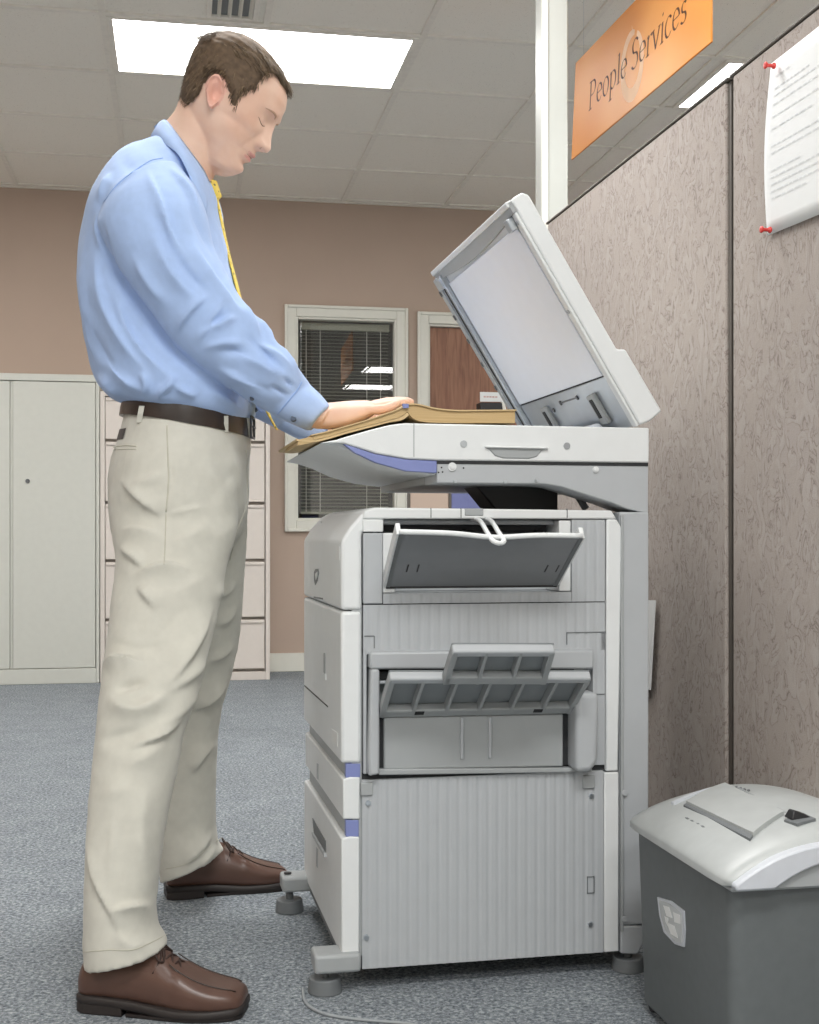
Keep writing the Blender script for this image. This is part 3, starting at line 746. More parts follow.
# recess panel below the trays
rp = obj('lower_door', nprism(poly([(383, 716), (562, 713), (562, 766), (383, 769)]), -.008, .05), 'midgrey', cop, .003)
for px in (461, 489):
    x, z = fp(px, 740, -.008); obj('door_rib', nbox(x-.002, x+.004, -.013, -.004, fz(757), fz(716)), 'grey', rp, .0015)
for px in (378.5, 563):
    obj('unit_gap', nbox(fx(px), fx(px+5), .0, .03, fz(768), fz(716)), 'hole', cop)
def out_tray(name, lo0, lo1, hi0, hi1, dlo, dhi, n, notch=()):
    """an opened tray seen from below: lip, underside, dividing ribs and side walls"""
    L0, L1 = front(*lo0, dlo), front(*lo1, dlo); H0, H1 = front(*hi0, dhi), front(*hi1, dhi)
    nn = (L1-L0).cross(H0-L0).normalized()
    if nn.y > 0: nn = -nn
    root_bm = bmesh.new(); q = [L0, L1, H1, H0]; hexa(root_bm, [p-nn*.016 for p in q], [p-nn*.018 for p in q])
    t = obj(name, root_bm, 'tray', cop, .001)
    up = (H0-L0).normalized(); hgt = (H0-L0).length
    bm = bmesh.new(); a, b = H0, H1
    hexa(bm, [a-up*.016, b-up*.016, b, a], [a-up*.016-nn*.017, b-up*.016-nn*.017, b-nn*.017, a-nn*.017]); obj('tray_lip', bm, 'grey', t, .004, 3)
    bm = bmesh.new()
    hexa(bm, [L0, L1, L1+up*.022, L0+up*.022], [p-nn*.016 for p in (L0, L1, L1+up*.022, L0+up*.022)]); obj('tray_foot', bm, 'midgrey', t, .003)
    e = (L1-L0).normalized()
    for k in range(n+1):
        u = k/n; a = L0.lerp(L1, u); b = H0.lerp(H1, u); s = e*(.003 if 0 < k < n else .005)
        if k == 0: a, b = a+s, b+s
        if k == n: a, b = a-s, b-s
        bm = bmesh.new(); hexa(bm, [a-s, a+s, b+s-up*.004, b-s-up*.004], [p-nn*.0162 for p in (a-s, a+s, b+s-up*.004, b-s-up*.004)])
        obj('tray_rib', bm, 'midgrey', t, .001)
    for px, py in notch:
        u = (px-lo0[0])/(lo1[0]-lo0[0]); a = L0.lerp(L1, u)+up*.010; s = e*.008
        bm = bmesh.new(); hexa(bm, [a-s, a+s, a+s+up*.010, a-s+up*.010], [p+nn*.0012 for p in (a-s, a+s, a+s+up*.010, a-s+up*.010)]); obj('tray_notch', bm, 'hole', t)
    return t
out_tray('exit_tray', (379, 718), (572, 714), (390, 679.5), (592, 679), -.012, -.115, 6, [(417, 710), (535, 709)])
out_tray('exit_tray_extension', (443, 685), (546, 685), (453, 652), (556, 652), -.118, -.195, 3)
# ---- front covers (facing the man), each a slab running the depth of the machine
def cover(name, P, m, y0=.0, y1=DEP-.004, bev=.006):
    return obj(name, nprism(poly(P), y0, y1), m, cop, bev, 3)
uc = cover('upper_front_cover', [(341, 610), (341, 541), (350, 527), (362, 513.5), (372, 508.3), (386, 508.3), (386, 519), (362, 533), (362, 610)], 'white')
lc = cover('front_cover', [(341, 763.5), (341, 611.5), (361.5, 611.5), (361.5, 763.5)], 'white')
cover('cover_core', [(352, 957), (352, 600), (362, 600), (362, 957)], 'midgrey', .004, DEP-.01, 0)
cover('blue_step', [(346, 778), (346, 764), (360.5, 764), (360.5, 777.5)], 'blue', .002, .016, .001)
cover('step_recess', [(347, 778), (347, 764), (360.5, 764), (360.5, 777.5)], 'midgrey', .017, DEP-.02, 0)
d1_ = cover('paper_drawer', [(343, 819.5), (343, 779.5), (350, 777), (360, 777.3), (360, 819.5)], 'white', .0, DEP-.004, .003)
cover('blue_step', [(346, 837), (346, 820.5), (359, 820.5), (359, 837)], 'blue', .002, .016, .001)
cover('step_recess', [(347, 837), (347, 820.5), (359, 820.5), (359, 837)], 'midgrey', .017, DEP-.02, 0)
d2_ = cover('paper_drawer', [(341.5, 957), (341.5, 838.5), (350, 836.5), (359.5, 837), (359.5, 957)], 'white', .0, DEP-.004, .003)
obj('base_rail', nprism(poly([(346, 972), (346, 957.5), (360, 957.5), (360, 972)]), .02, DEP-.02), 'dgrey', cop, .002)
# marks on the cover faces, plane x = const
def face_pt(px, py, xx):
    """point on the left-facing plane at local x = xx -> (y, z)"""
    v = FW + RT*((px-CX)/F) + UP*((HY-py)/F); o = CO+ex*xx
    t = (o-EYE).dot(ex)/v.dot(ex); q = EYE+v*t-CO; return q.dot(ey), q.z
xf = fx(341, 700)
def plate(name, P, xx, m, parent, th=.0015):
    bm = bmesh.new(); q = [face_pt(x, y, xx) for x, y in P]
    a = [bm.verts.new((xx-th, y, z)) for y, z in q]; b = [bm.verts.new((xx+.001, y, z)) for y, z in q]; n = len(q)
    bm.faces.new(a); bm.faces.new(b[::-1])
    for i in range(n): bm.faces.new((a[i], b[i], b[(i+1) % n], a[(i+1) % n]))
    return obj(name, bm, m, parent)
x2 = fx(341.5, 900)
hd = plate('drawer_handle', [(313, 818), (326, 841), (326.5, 857), (315, 838)], x2, 'dgrey', d2_)
plate('handle_lip', [(313.5, 832), (326, 853), (326.3, 857), (314.5, 837)], x2-.001, 'grey', hd, .004)
plate('size_mark', [(316.5, 847), (318, 849), (318, 868), (316.5, 866)], x2, 'grey', d2_, .0008)
x1_ = fx(343, 800)
plate('size_mark', [(317, 763), (318.5, 764), (318.5, 780), (317, 778)], x1_, 'grey', d1_, .0008)
em = plate('emblem', [(314.5, 572), (316, 569), (318.5, 569), (319, 573), (317.5, 581), (315.5, 585), (314.5, 580)], fx(341, 575), 'dgrey', uc, .0012)
plate('emblem_core', [(315.6, 574), (317.6, 571.5), (317.8, 576), (316.2, 580)], fx(341, 575)-.001, 'white', em, .0012)
plate('name_strip', [(314, 596.5), (323, 598), (323, 599.5), (314, 598)], fx(341, 600), 'dgrey', uc, .0008)
plate('latch_mark', [(324, 653), (325.5, 653), (325.5, 678), (324, 672)], xf, 'midgrey', lc, .001)
plate('latch_tip', [(323, 673), (326.5, 674), (326.5, 680), (324.5, 678)], xf, 'white', lc, .002)
plate('door_gap', [(304.6, 685), (328, 706), (328, 707.4), (304.6, 686.3)], xf, 'hole', lc, .0006)
plate('warning_label', [(332, 729), (338, 733), (338, 747), (332, 741)], xf, 'paper', lc, .0008)
plate('warning_label', [(336, 546), (340, 546), (340, 560), (336, 559)], fx(341, 550), 'paper', uc, .0008)
# feet
def foot(px, py, dy, bracket):
    x, z = fp(px, py, dy)
    b = obj('foot_bracket', bracket, 'midgrey', cop, .006, 3)
    bm = bmesh.new(); cyl(bm, (x, dy, 0), (0, 0, 1), .030, .026, 28, .027); cyl(bm, (x, dy, .02), (0, 0, 1), .008, .04, 12)
    obj('levelling_foot', bm, 'dgrey', b, .002)
    bm = bmesh.new(); cyl(bm, (x-.004, dy-.0, fp(px, 951, dy)[1] if dy < .2 else fp(px, 873, dy)[1]), (0, 0, 1), .008, .0015, 14); obj('foot_bolt', bm, 'black', b)
fdy = .02
x0, x1, z0, z1 = P4(314, 952, 360.5, 972, -.004)
foot(325, 985, fdy, nbox(x0, x1, -.014, .045, z0, z1-.002))
x0f, _ = fp(281, 880, .5); x1f, _ = fp(318, 880, .5); z0f = fp(290, 889, .5)[1]; z1f = fp(290, 874, .5)[1]
foot(289.5, 900, .5, nbox(x0f, x1f, .47, .53, z0f, z1f))
# rear column
K = .0
cx0, _ = fp(619.5, 700, K); cx1, _ = fp(648.5, 700, K)
colm = obj('rear_column', nbox(cx0, cx1, K-.002, K+.10, fp(630, 925)[1], fp(630, 512)[1]), 'grey', cop, .003)
obj('column_shoe', nprism(poly([(620, 953), (620, 925.5), (645.5, 925.5), (645.5, 938), (637, 954)]), -.004, .10), 'grey', cop, .003)
obj('column_edge', nbox(cx0+.0005, cx0+.006, -.006, .0, fp(630, 930)[1], fp(630, 515)[1]), 'midgrey', colm, .001)
for py in (792, 918):
    x, z = fp(621, py); bm = bmesh.new(); cyl(bm, (x+.004, -.006, z), (0, -1, 0), .005, .003, 14); obj('screw', bm, 'grey', colm)
x, z = fp(628, 963, .02)
bm = bmesh.new(); cyl(bm, (x, .02, 0), (0, 0, 1), .030, .024, 28, .027); cyl(bm, (x, .02, .02), (0, 0, 1), .008, .04, 12); obj('levelling_foot', bm, 'dgrey', cop, .002)
x, z = fp(628, 963, .02); bm = bmesh.new(); cyl(bm, (x, DEP-.05, 0), (0, 0, 1), .030, .024, 28, .027); cyl(bm, (x, DEP-.05, .02), (0, 0, 1), .008, .04, 12); obj('levelling_foot', bm, 'dgrey', cop, .002)
obj('rear_column', nbox(cx0, cx1, DEP-.10, DEP, .05, fp(630, 512)[1]), 'grey', cop, .003)
obj('column_brace', nbox(cx0+.004, cx1-.004, .1, DEP-.1, .05, .12), 'midgrey', cop, .003)
# ---- scanner bed
SD = .56
side = [(320, 443), (336, 440), (347, 436.6), (370, 430), (390, 425), (405, 423.2), (420, 423.6), (648.5, 428), (648.5, 463), (437, 460.5), (406, 459), (375, 453.6), (358, 448), (343, 443.5)]
bed = obj('scanner_bed', nprism(poly(side), -.004, SD), 'white', cop, .003)
band = [(343.5, 444), (358, 448.5), (375, 454.2), (406, 459.6), (436.5, 461), (436.5, 473), (406, 471.2), (375, 462.5), (354, 452.5)]
obj('blue_band', nprism(poly(band), -.002, .012), 'blue', cop, .001)
belly = [(321, 441), (342, 443), (352, 450), (375, 462), (405, 471), (437, 475.5), (437, 460), (405, 455), (352, 440)]
obj('panel_underside', nprism(poly([(320.5, 443.3), (340, 441), (437, 456), (437, 475), (405, 470.5), (375, 462), (354, 452), (336, 446)]), .013, SD), 'white', cop, .002)
x0, z0 = fp(334, 446, .2); x1, z1 = fp(352, 453, .2)
bm = bmesh.new(); hexa(bm, [(x0, .16, z0-.001), (x1, .16, z1-.003), (x1, .34, z1-.003), (x0, .34, z0-.001)], [(x0, .16, z0+.003), (x1, .16, z1+.003), (x1, .34, z1+.003), (x0, .34, z0+.003)]); obj('blue_grip', bm, 'blue', cop, .001)
low = [(437, 463), (648.5, 464.5), (648.5, 514), (627, 509), (612, 503), (560, 486.5), (545, 484), (437, 483)]
arm = obj('scanner_frame', nprism(poly(low), .0, .10), 'grey', cop, .002)
obj('scanner_pan', nprism(poly([(437, 464), (640, 465), (640, 487), (545, 483.5), (437, 482.5)]), .101, SD-.02), 'midgrey', cop, .002)
bm = nbox(fx(437, 463), fx(648, 463), -.001, .05, fp(540, 465)[1], fp(540, 461.5)[1]); obj('frame_seam', bm, 'hole', cop)
obj('support_block', nprism(poly([(460, 484), (542, 484), (542, 512), (483, 512)], .26), .16, .26), 'black', cop, .003)
bm = bmesh.new(); tube(bm, [front(576, 493, .12), front(586, 509, .12)], .007, 10); obj('support_strut', bm, 'dgrey', cop)
for px, py, r in ((452, 466.8, .0075), (595.5, 469.5, .0055)):
    x, z = fp(px, py); bm = bmesh.new(); cyl(bm, (x, 0, z), (0, -1, 0), r, .003, 20); cyl(bm, (x, -.003, z), (0, -1, 0), r*.55, .002, 16); obj('frame_button', bm, 'white', arm)
for px, py in ((441.5, 467.5), (463.5, 468), (438.5, 472.5), (442.5, 472)):
    x, z = fp(px, py); bm = bmesh.new(); cyl(bm, (x, .0005, z), (0, -1, 0), .0016, .001, 10); obj('pin_hole', bm, 'black', arm)
for px, py in ((455, 481.5), (505, 482), (536, 480.5)):
    x, z = fp(px, py); bm = bmesh.new(); cyl(bm, (x, .0, z), (0, -1, 0), .003, .004, 10); obj('frame_pin', bm, 'steel', arm)
for px, py in ((463, 444), (566, 446)):
    x, z = fp(px, py); bm = bmesh.new(); cyl(bm, (x, -.003, z), (0, -1, 0), .006, .003, 18); obj('screw', bm, 'steel', bed)
# handle hollow on the side: lens shaped lip
bm = bmesh.new(); pts = [(484, 447), (547, 448.5), (541, 451), (536, 457), (528, 459), (502, 458.5), (494, 456), (489, 450.5)]
prism(bm, poly(pts), -.0058, 0); gh = obj('side_grip', bm, 'midgrey', bed, .002)
bm = bmesh.new(); prism(bm, poly([(484, 446), (547, 447.7), (547, 449.5), (484, 448)]), -.011, 0); obj('grip_lip', bm, 'white', gh, .002)
bm = nbox(fx(413, 440), fx(413.8, 440), -.0048, 0, fp(413, 457)[1], fp(413, 423)[1]); obj('bed_seam', bm, 'midgrey', bed)
# ---- lid: opened about its hinge along the rear edge
LD = .0
h0 = fp(640, 425, LD); t0 = fp(510.5, 199, LD)
ang = math.atan2(t0[1]-h0[1], t0[0]-h0[0]); LL = math.hypot(t0[0]-h0[0], t0[1]-h0[1])
lid = bpy.data.objects.new('scanner_lid', None); COL.objects.link(lid); lid.parent = cop; lid.empty_display_size = .05
U = Vector((math.cos(ang), 0, math.sin(ang))); W = Vector((0, 1, 0)); Nn = Vector((math.sin(ang), 0, -math.cos(ang)))   # Nn: outer (up-right) side
if Nn.x < 0: Nn = -Nn
lid.matrix_local = Matrix((( U.x, W.x, Nn.x, h0[0]), (U.y, W.y, Nn.y, LD), (U.z, W.z, Nn.z, h0[1]), (0, 0, 0, 1)))
LW = .60                                           # lid width in depth
# local: x from hinge to free edge, y depth, z outer side
def lhit(px, py, zz=0.0):
    R = cop_m @ lid.matrix_local; n = (R.to_3x3() @ Vector((0, 0, 1))); o = R @ Vector((0, 0, zz))
    v = FW + RT*((px-CX)/F) + UP*((HY-py)/F); t = (o-EYE).dot(n)/v.dot(n); q = R.inverted() @ (EYE+v*t); return q.x, q.y
cop_m = Matrix.Translation(CO) @ Matrix.Rotation(TH, 4, 'Z')
# shell: profile in (x,z) along the near side, extruded in depth
bm = bmesh.new(); prof = [(.0, .0), (LL-.006, 0), (LL, .006), (LL, .026), (LL-.01, .034), (.138, .034), (.130, .048), (.0, .050), (-.004, .022)]
prism(bm, prof, 0, LW); obj('lid_shell', bm, 'white', lid, .004, 3)
ML = .022
obj('near_margin', nbox(.0, LL-.012, .002, ML, -.006, -.0002), 'white', lid, .002)
for x in (LL*.52, LL*.91):
    bm = bmesh.new(); cyl(bm, (x, ML*.55, -.006), (0, 0, -1), .004, .0015, 12); obj('margin_pad', bm, 'midgrey', lid)
my1 = LW-.055
obj('platen_mat', nbox(LL*.235, LL-.045, ML+.006, my1, -.006, -.0002), 'platen', lid, .002)
bm = nbox(LL*.235, LL-.045, ML+.001, ML+.006, -.002, .0); box(bm, LL*.228, LL*.235, ML, my1, -.002, 0); obj('mat_gap', bm, 'hole', lid)
# far rail with sensor slot
rl = obj('guide_rail', nbox(.0, LL-.02, my1+.004, LW+.006, -.016, -.0002), 'steel', lid, .002)
bm = nbox(.06, LL-.04, my1+.012, my1+.020, -.0168, -.012); obj('scan_slit', bm, 'black', rl)
bm = nbox(.0, LL-.02, my1+.026, my1+.032, -.020, -.014); obj('rail_ridge', bm, 'steel', rl, .001)
for k in range(6):
    x = .1+k*(LL-.16)/5; bm = nbox(x, x+.012, LW-.002, LW+.0065, -.0175, -.012); obj('rail_clip', bm, 'dark_steel', rl)
# free edge end piece with the sagging curve
bm = bmesh.new(); n = 20; f_ = []; 
for i in range(n+1):
    u = i/n; y = LW*u; dep_ = .024+.016*math.sin(math.pi*u)
    f_.append(((LL-dep_, y), (LL-.003, y)))
va = [[bm.verts.new((x, y, -.009)) for x, y in q] for q in f_]; vb = [[bm.verts.new((x, y, -.0002)) for x, y in q] for q in f_]
for i in range(n):
    bm.faces.new((va[i][0], va[i+1][0], va[i+1][1], va[i][1])); bm.faces.new((vb[i][0], vb[i][1], vb[i+1][1], vb[i+1][0]))
    bm.faces.new((va[i][0], vb[i][0], vb[i+1][0], va[i+1][0])); bm.faces.new((va[i][1], va[i+1][1], vb[i+1][1], vb[i][1]))
bm.faces.new((va[0][0], va[0][1], vb[0][1], vb[0][0])); bm.faces.new((va[n][0], vb[n][0], vb[n][1], va[n][1]))
obj('edge_cover', bm, 'midgrey', lid, .001)
bm = nbox(LL-.012, LL-.001, .0, LW, -.013, .0); obj('edge_lip', bm, 'white', lid, .002)
for y in (.018, LW-.05):
    bm = nbox(LL-.05, LL-.026, y, y+.022, -.02, -.006); obj('corner_block', bm, 'steel', lid, .002)
# metal plate and hinges at the lower end
hp = obj('hinge_plate', nbox(.002, LL*.228, ML, my1, -.0045, -.0002), 'steel', lid, .001)
for y, xx in ((.10, .065), (.38, .07)):
    h = obj('hinge_arm', nbox(xx-.045, xx+.018, y, y+.036, -.014, -.004), 'midgrey', lid, .003)
    obj('hinge_window', nbox(xx-.03, xx+.010, y+.010, y+.026, -.0155, -.012), 'hole', h, .001)
bm = bmesh.new(); cyl(bm, (.018, .13, -.028), (0, 1, 0), .013, .30, 18); obj('hinge_cover', bm, 'platen', lid, .002)
for x, y in ((.085, .2), (.085, .3), (.075, .36)):
    bm = bmesh.new(); cyl(bm, (x, y, -.004), (0, 0, -1), .005, .003, 12); obj('plate_screw', bm, 'dark_steel', lid)
bm = nbox(.0835, .0865, .2, .3, -.0065, -.004); obj('plate_wire', bm, 'dark_steel', lid)
# paper lying behind the sloping cover, wall pocket sheet
q = at(326, 526, 2.6)
ps = thing('paper_sheet', 'small white paper standing at the front top edge of the copier', 'paper', (q.x, q.y, at(326, 533, 2.6).z))
bm = bmesh.new(); a = [at(322, 533.5, 2.6), at(334, 533.5, 2.6), at(332, 526, 2.6), at(320.5, 521, 2.6)]; base = Vector(ps.location)
hexa(bm, [p-base for p in a], [p-base+Vector((.03, .06, .0)) for p in a]); obj('folded_sheet', bm, 'paper', ps)
w0 = part_hit(653, 640, .012)
sh = thing('loose_paper', 'white paper edge standing between copier column and fabric partition', 'paper', (w0.x, w0.y, 0), pyaw)
zA, zB = part_hit(653, 600, .012).z, part_hit(650, 690, .012).z
b0 = ploc(w0)
bm = bmesh.new(); hexa(bm, [(0, -.012, zA), (0, .2, zA-.01), (0, .2, zB), (0, .016, zB)], [(.002, -.012, zA), (.002, .2, zA-.01), (.002, .2, zB), (.002, .016, zB)])
obj('sheet', bm, 'paper', sh)
bm = nbox(.0025, .006, .03, .19, zB-.02, zA-.04); obj('wall_pocket', bm, 'dframe', sh)

# ------------------------------------------------------------------ open book face down on the glass
by0 = .012
bk_o = Matrix.Translation(CO) @ Matrix.Rotation(TH, 4, 'Z')
sx_, sz_ = fp(405, 421, by0)
bk = thing('open_book', 'open manila coloured book lying face down on the scanner glass under his hand', 'book', bk_o @ Vector((sx_, by0, fp(450, 423)[1])), TH)
def bp(px, py): x, z = fp(px, py, by0); return (x-sx_, z-fp(450, 423)[1])
def strip(bm, up, lo, y0, y1):
    n = len(up); U_ = [bp(*p) for p in up]; L_ = [bp(*p) for p in lo]
    prism_pts = U_ + L_[::-1]
    a = [bm.verts.new((x, y0, z)) for x, z in prism_pts]; b = [bm.verts.new((x, y1, z)) for x, z in prism_pts]; m = len(a)
    for i in range(n-1):
        j, k = m-1-i, m-2-i
        bm.faces.new((a[i], a[i+1], a[k], a[j])); bm.faces.new((b[i], b[j], b[k], b[i+1]))
    for i in range(m): bm.faces.new((a[i], b[i], b[(i+1) % m], a[(i+1) % m]))
left_u = catmull([(313, 435.8), (328, 432), (344, 427.4), (366, 421), (387, 414), (399, 409.5), (406, 405)], 5)
left_l = catmull([(314, 440), (329, 436.5), (344, 432), (367, 426), (388, 420.5), (400, 417), (407, 412)], 5)
bm = bmesh.new(); strip(bm, left_u, left_l, 0, .30); obj('left_pages', bm, 'pages', bk)
right_u = catmull([(406, 405), (418, 405.5), (435, 409.5), (455, 411.5), (480, 411.5), (515, 411)], 5)
right_l = catmull([(406.5, 410.5), (413, 418), (425, 422), (455, 423), (480, 423), (515, 423)], 5)
bm = bmesh.new(); strip(bm, right_u, right_l, 0, .30); obj('right_pages', bm, 'pages', bk)
cu = catmull([(311, 434.8), (328, 430.9), (344, 426.3), (366, 419.9), (387, 412.8), (399, 408.2), (406, 403.8)], 5)+catmull([(406, 403.8), (418, 404), (435, 408), (455, 410), (480, 410), (516, 409.6)], 5)[1:]
cl_ = catmull([(311, 435.9), (328, 432.1), (344, 427.5), (366, 421.1), (387, 414.1), (399, 409.6), (406, 405.1)], 5)+catmull([(406, 405.1), (418, 405.3), (435, 409.3), (455, 411.3), (480, 411.3), (516, 410.8)], 5)[1:]
bm = bmesh.new(); strip(bm, cu, cl_, -.004, .304); obj('cover', bm, 'cover', bk)
iu = catmull([(296, 439), (304, 440), (314, 440.3), (329, 436.8), (344, 432.4), (367, 426.4), (388, 421), (400, 417.5), (407, 412.5)], 5)
il = catmull([(297, 441), (305, 441.8), (315, 442), (330, 438.6), (345, 434), (368, 428), (389, 422.4), (402, 420), (409, 415)], 5)
bm = bmesh.new(); strip(bm, iu, il, -.001, .30); obj('loose_pages', bm, 'cover', bk)
bm = bmesh.new(); strip(bm, [(299, 439.5), (313, 436.2)], [(297, 445.5), (314, 442.4)], .0, .20); obj('page_fore_edge', bm, 'pages', bk)
bm = bmesh.new(); strip(bm, [(402, 404), (408, 404.2)], [(402.5, 408.5), (408, 408)], -.006, .004); o = obj('page_tab', bm, 'blue', bk)
o['label'] = 'small blue page tab'

# ------------------------------------------------------------------ paper shredder
zL = .315
bL = floor_at(629, 818, zL); bN = floor_at(729, 880, zL)
sdir = (bL-bN); slen = sdir.length; syaw = math.atan2(sdir.y, sdir.x)-math.pi/2
SW, SLn = .35, slen
shr = thing('paper_shredder', 'grey paper shredder with a light grey arched lid beside the partition', 'shredder', (bN.x, bN.y, 0), syaw)
Rs = Matrix.Translation(Vector((bN.x, bN.y, 0))) @ Matrix.Rotation(syaw, 4, 'Z')
# bin: tapering tub with rounded corners, wall thickness
def rrect(x0, x1, y0, y1, r, z, n=6):
    out = []
    for cx_, cy_, a0 in ((x1-r, y1-r, 0), (x0+r, y1-r, 90), (x0+r, y0+r, 180), (x1-r, y0+r, 270)):
        for k in range(n+1):
            a_ = math.radians(a0+90*k/n); out.append(Vector((cx_+r*math.cos(a_), cy_+r*math.sin(a_), z)))
    return out
bm = bmesh.new()
loft(bm, [rrect(.022, SW-.022, .03, SLn-.02, .02, .012), rrect(.016, SW-.016, .022, SLn-.014, .02, .02), rrect(.008, SW-.008, .010, SLn-.008, .02, zL-.03), rrect(.008, SW-.008, .010, SLn-.008, .02, zL-.004)])
bin_ = obj('bin', bm, 'shred', shr, 0); bin_.data.shade_smooth(); bin_.data.set_sharp_from_angle(angle=math.radians(35))
# lid: arched section extruded in depth with rounded lip
def arch(y, inset, lift, zlo, thick):
    pts = []; n = 40
    for i in range(n+1):
        u = -math.cos(math.pi*i/n); pts.append(Vector((SW/2+u*(SW/2-inset), y, zlo+lift*(1-u*u)+.45*thick+.55*thick*math.sqrt(max(0, 1-abs(u)**9)))))
    lower = [Vector((SW/2+u*(SW/2-inset*1.0), y, zlo)) for u in (1, .5, 0, -.5, -1)]
    return pts+lower
bm = bmesh.new(); rings = []
for y, ins, li, zo, th in ((-.004, .010, .030, zL-.005, .006), (-.002, .002, .040, zL-.008, .012), (.012, -.006, .048, zL-.010, .018), (.05, -.008, .052, zL-.010, .020), (SLn*.5, -.008, .055, zL-.010, .022), (SLn-.05, -.008, .050, zL-.010, .020), (SLn-.015, -.004, .042, zL-.010, .016), (SLn, .008, .030, zL-.006, .008)):
    rings.append(arch(y, ins, li, zo, th))
loft(bm, rings); ld = obj('shredder_lid', bm, 'shredlid', shr, 0); ld.data.shade_smooth(); ld.data.set_sharp_from_angle(angle=math.radians(50))
def ltop(x, y):
    u = (x-SW/2)/(SW/2+.008); return zL-.010+.053*(1-u*u)+.021
def lidpt(px, py):
    v = FW + RT*((px-CX)/F) + UP*((HY-py)/F); z = zL+.04
    for _ in range(6):
        p = EYE+v*((z-CZ)/v.z); q = Rs.inverted() @ p; z = ltop(q.x, q.y)
    return q.x, q.y
def lid_patch(name, P, m, lift=.0012, parent=ld, thick=.004, n=1):
    bm = bmesh.new(); q = [lidpt(*p) for p in P]
    N1 = 8; grid = []
    for i in range(N1+1):
        u = i/N1; a = (q[0][0]*(1-u)+q[1][0]*u, q[0][1]*(1-u)+q[1][1]*u); b = (q[3][0]*(1-u)+q[2][0]*u, q[3][1]*(1-u)+q[2][1]*u)
        grid.append([(a[0]*(1-t)+b[0]*t, a[1]*(1-t)+b[1]*t) for t in (0, .25, .5, .75, 1)])
    va = [[bm.verts.new((x, y, ltop(x, y)+lift)) for x, y in r] for r in grid]; vb = [[bm.verts.new((x, y, ltop(x, y)+lift-thick)) for x, y in r] for r in grid]
    for i in range(N1):
        for j in range(4):
            bm.faces.new((va[i][j], va[i+1][j], va[i+1][j+1], va[i][j+1])); bm.faces.new((vb[i][j], vb[i][j+1], vb[i+1][j+1], vb[i+1][j]))
        bm.faces.new((va[i][0], vb[i][0], vb[i+1][0], va[i+1][0])); bm.faces.new((va[i][4], va[i+1][4], vb[i+1][4], vb[i][4]))
    for i in (0, N1):
        for j in range(4): bm.faces.new((va[i][j], va[i][j+1], vb[i][j+1], vb[i][j]))
    return obj(name, bm, m, parent)
lid_patch('slot_hood', [(686, 804), (725, 786), (784, 815), (753, 836)], 'shredlid', .006, thick=.008)
lid_patch('paper_slot', [(683.5, 806), (687, 803.5), (754, 834), (750, 840)], 'dgrey', .0022)
lid_patch('slot_edge', [(671, 804), (727, 785), (728.5, 786), (674, 805)], 'shredtrim', .002)
lid_patch('hood_line', [(737, 788), (738, 787.4), (787, 812.5), (786, 813.3)], 'midgrey', .0012)
sw_ = lid_patch('switch_plate', [(784, 821), (803, 814), (816, 820), (797, 825)], 'dgrey', .002)
x, y = lidpt(799, 818); bm = bmesh.new(); hexa(bm, [(x-.018, y-.012, ltop(x, y)), (x+.018, y-.012, ltop(x, y)), (x+.018, y+.012, ltop(x, y)), (x-.018, y+.012, ltop(x, y))], [(x-.012, y-.008, ltop(x, y)+.013), (x+.004, y-.008, ltop(x, y)+.008), (x+.004, y+.008, ltop(x, y)+.008), (x-.012, y+.008, ltop(x, y)+.013)]); obj('switch_rocker', bm, 'black', sw_, .002)
for k, px in enumerate((735, 739, 743, 747)):
    lid_patch('brand_mark', [(px, 787.0+k*1.1), (px+2.2, 786.4+k*1.1), (px+3.2, 787.6+k*1.1), (px+1, 788.2+k*1.1)], 'dgrey', .0012)
for px, py in ((685, 823), (690, 825.5), (695.5, 828), (700.5, 831)):
    lid_patch('warning_icon', [(px, py), (px+2.5, py-1.2), (px+4.5, py+.6), (px+2, py+2)], 'dgrey', .0012)
# front arched trim and under-lip
bm = bmesh.new(); n = 26
for sgn in (0,):
    ra = []
    for i in range(n+1):
        u = -1+2*i/n; x = SW/2+u*(SW/2-.002); z = zL-.004+.052*(1-abs(u)**2.4)
        ra.append((x, z))
    ri = [(SW/2+u*(SW/2-.07), zL-.006+.030*(1-abs(u)**2.2)) for u in [1-2*i/n for i in range(n+1)]]
    pts = ra + [(SW-.004, zL-.012), (SW-.06, zL-.012)] + ri + [(.06, zL-.012), (.004, zL-.012)]
    prism(bm, pts, -.016, .004)
obj('front_trim', bm, 'shredtrim', shr, .003)
bm = bmesh.new(); prism(bm, [(SW/2+u*(SW/2-.068), zL-.006+.031*(1-abs(u)**2.2)) for u in [1-2*i/n for i in range(n+1)]]+[(.07, zL-.012), (SW-.07, zL-.012)], -.008, .004); obj('pull_recess', bm, 'midgrey', shr)
obj('lid_under_lip', nbox(.004, SW-.004, .0, SLn-.004, zL-.018, zL-.010), 'midgrey', shr, .003)
# clear inspection window on the near-left side (plane x ~ .016)
def side_pt(px, py, xx):
    o = Rs @ Vector((xx, 0, 0)); n = Rs.to_3x3() @ Vector((1, 0, 0)); v = FW + RT*((px-CX)/F) + UP*((HY-py)/F)
    t = (o-EYE).dot(n)/v.dot(n); q = Rs.inverted() @ (EYE+v*t); return q.y, q.z
def shell_x(z): return .016+(.008-.016)*(z-.02)/(zL-.05)
def side_plate(name, P, off, m, th=.003, parent=bin_):
    bm = bmesh.new(); q = [side_pt(x, y, .010) for x, y in P]
    a = [bm.verts.new((shell_x(z)-off, y, z)) for y, z in q]; b = [bm.verts.new((shell_x(z)-off+th, y, z)) for y, z in q]; n = len(q)
    bm.faces.new(a); bm.faces.new(b[::-1])
    for i in range(n): bm.faces.new((a[i], b[i], b[(i+1) % n], a[(i+1) % n]))
    return obj(name, bm, m, parent)
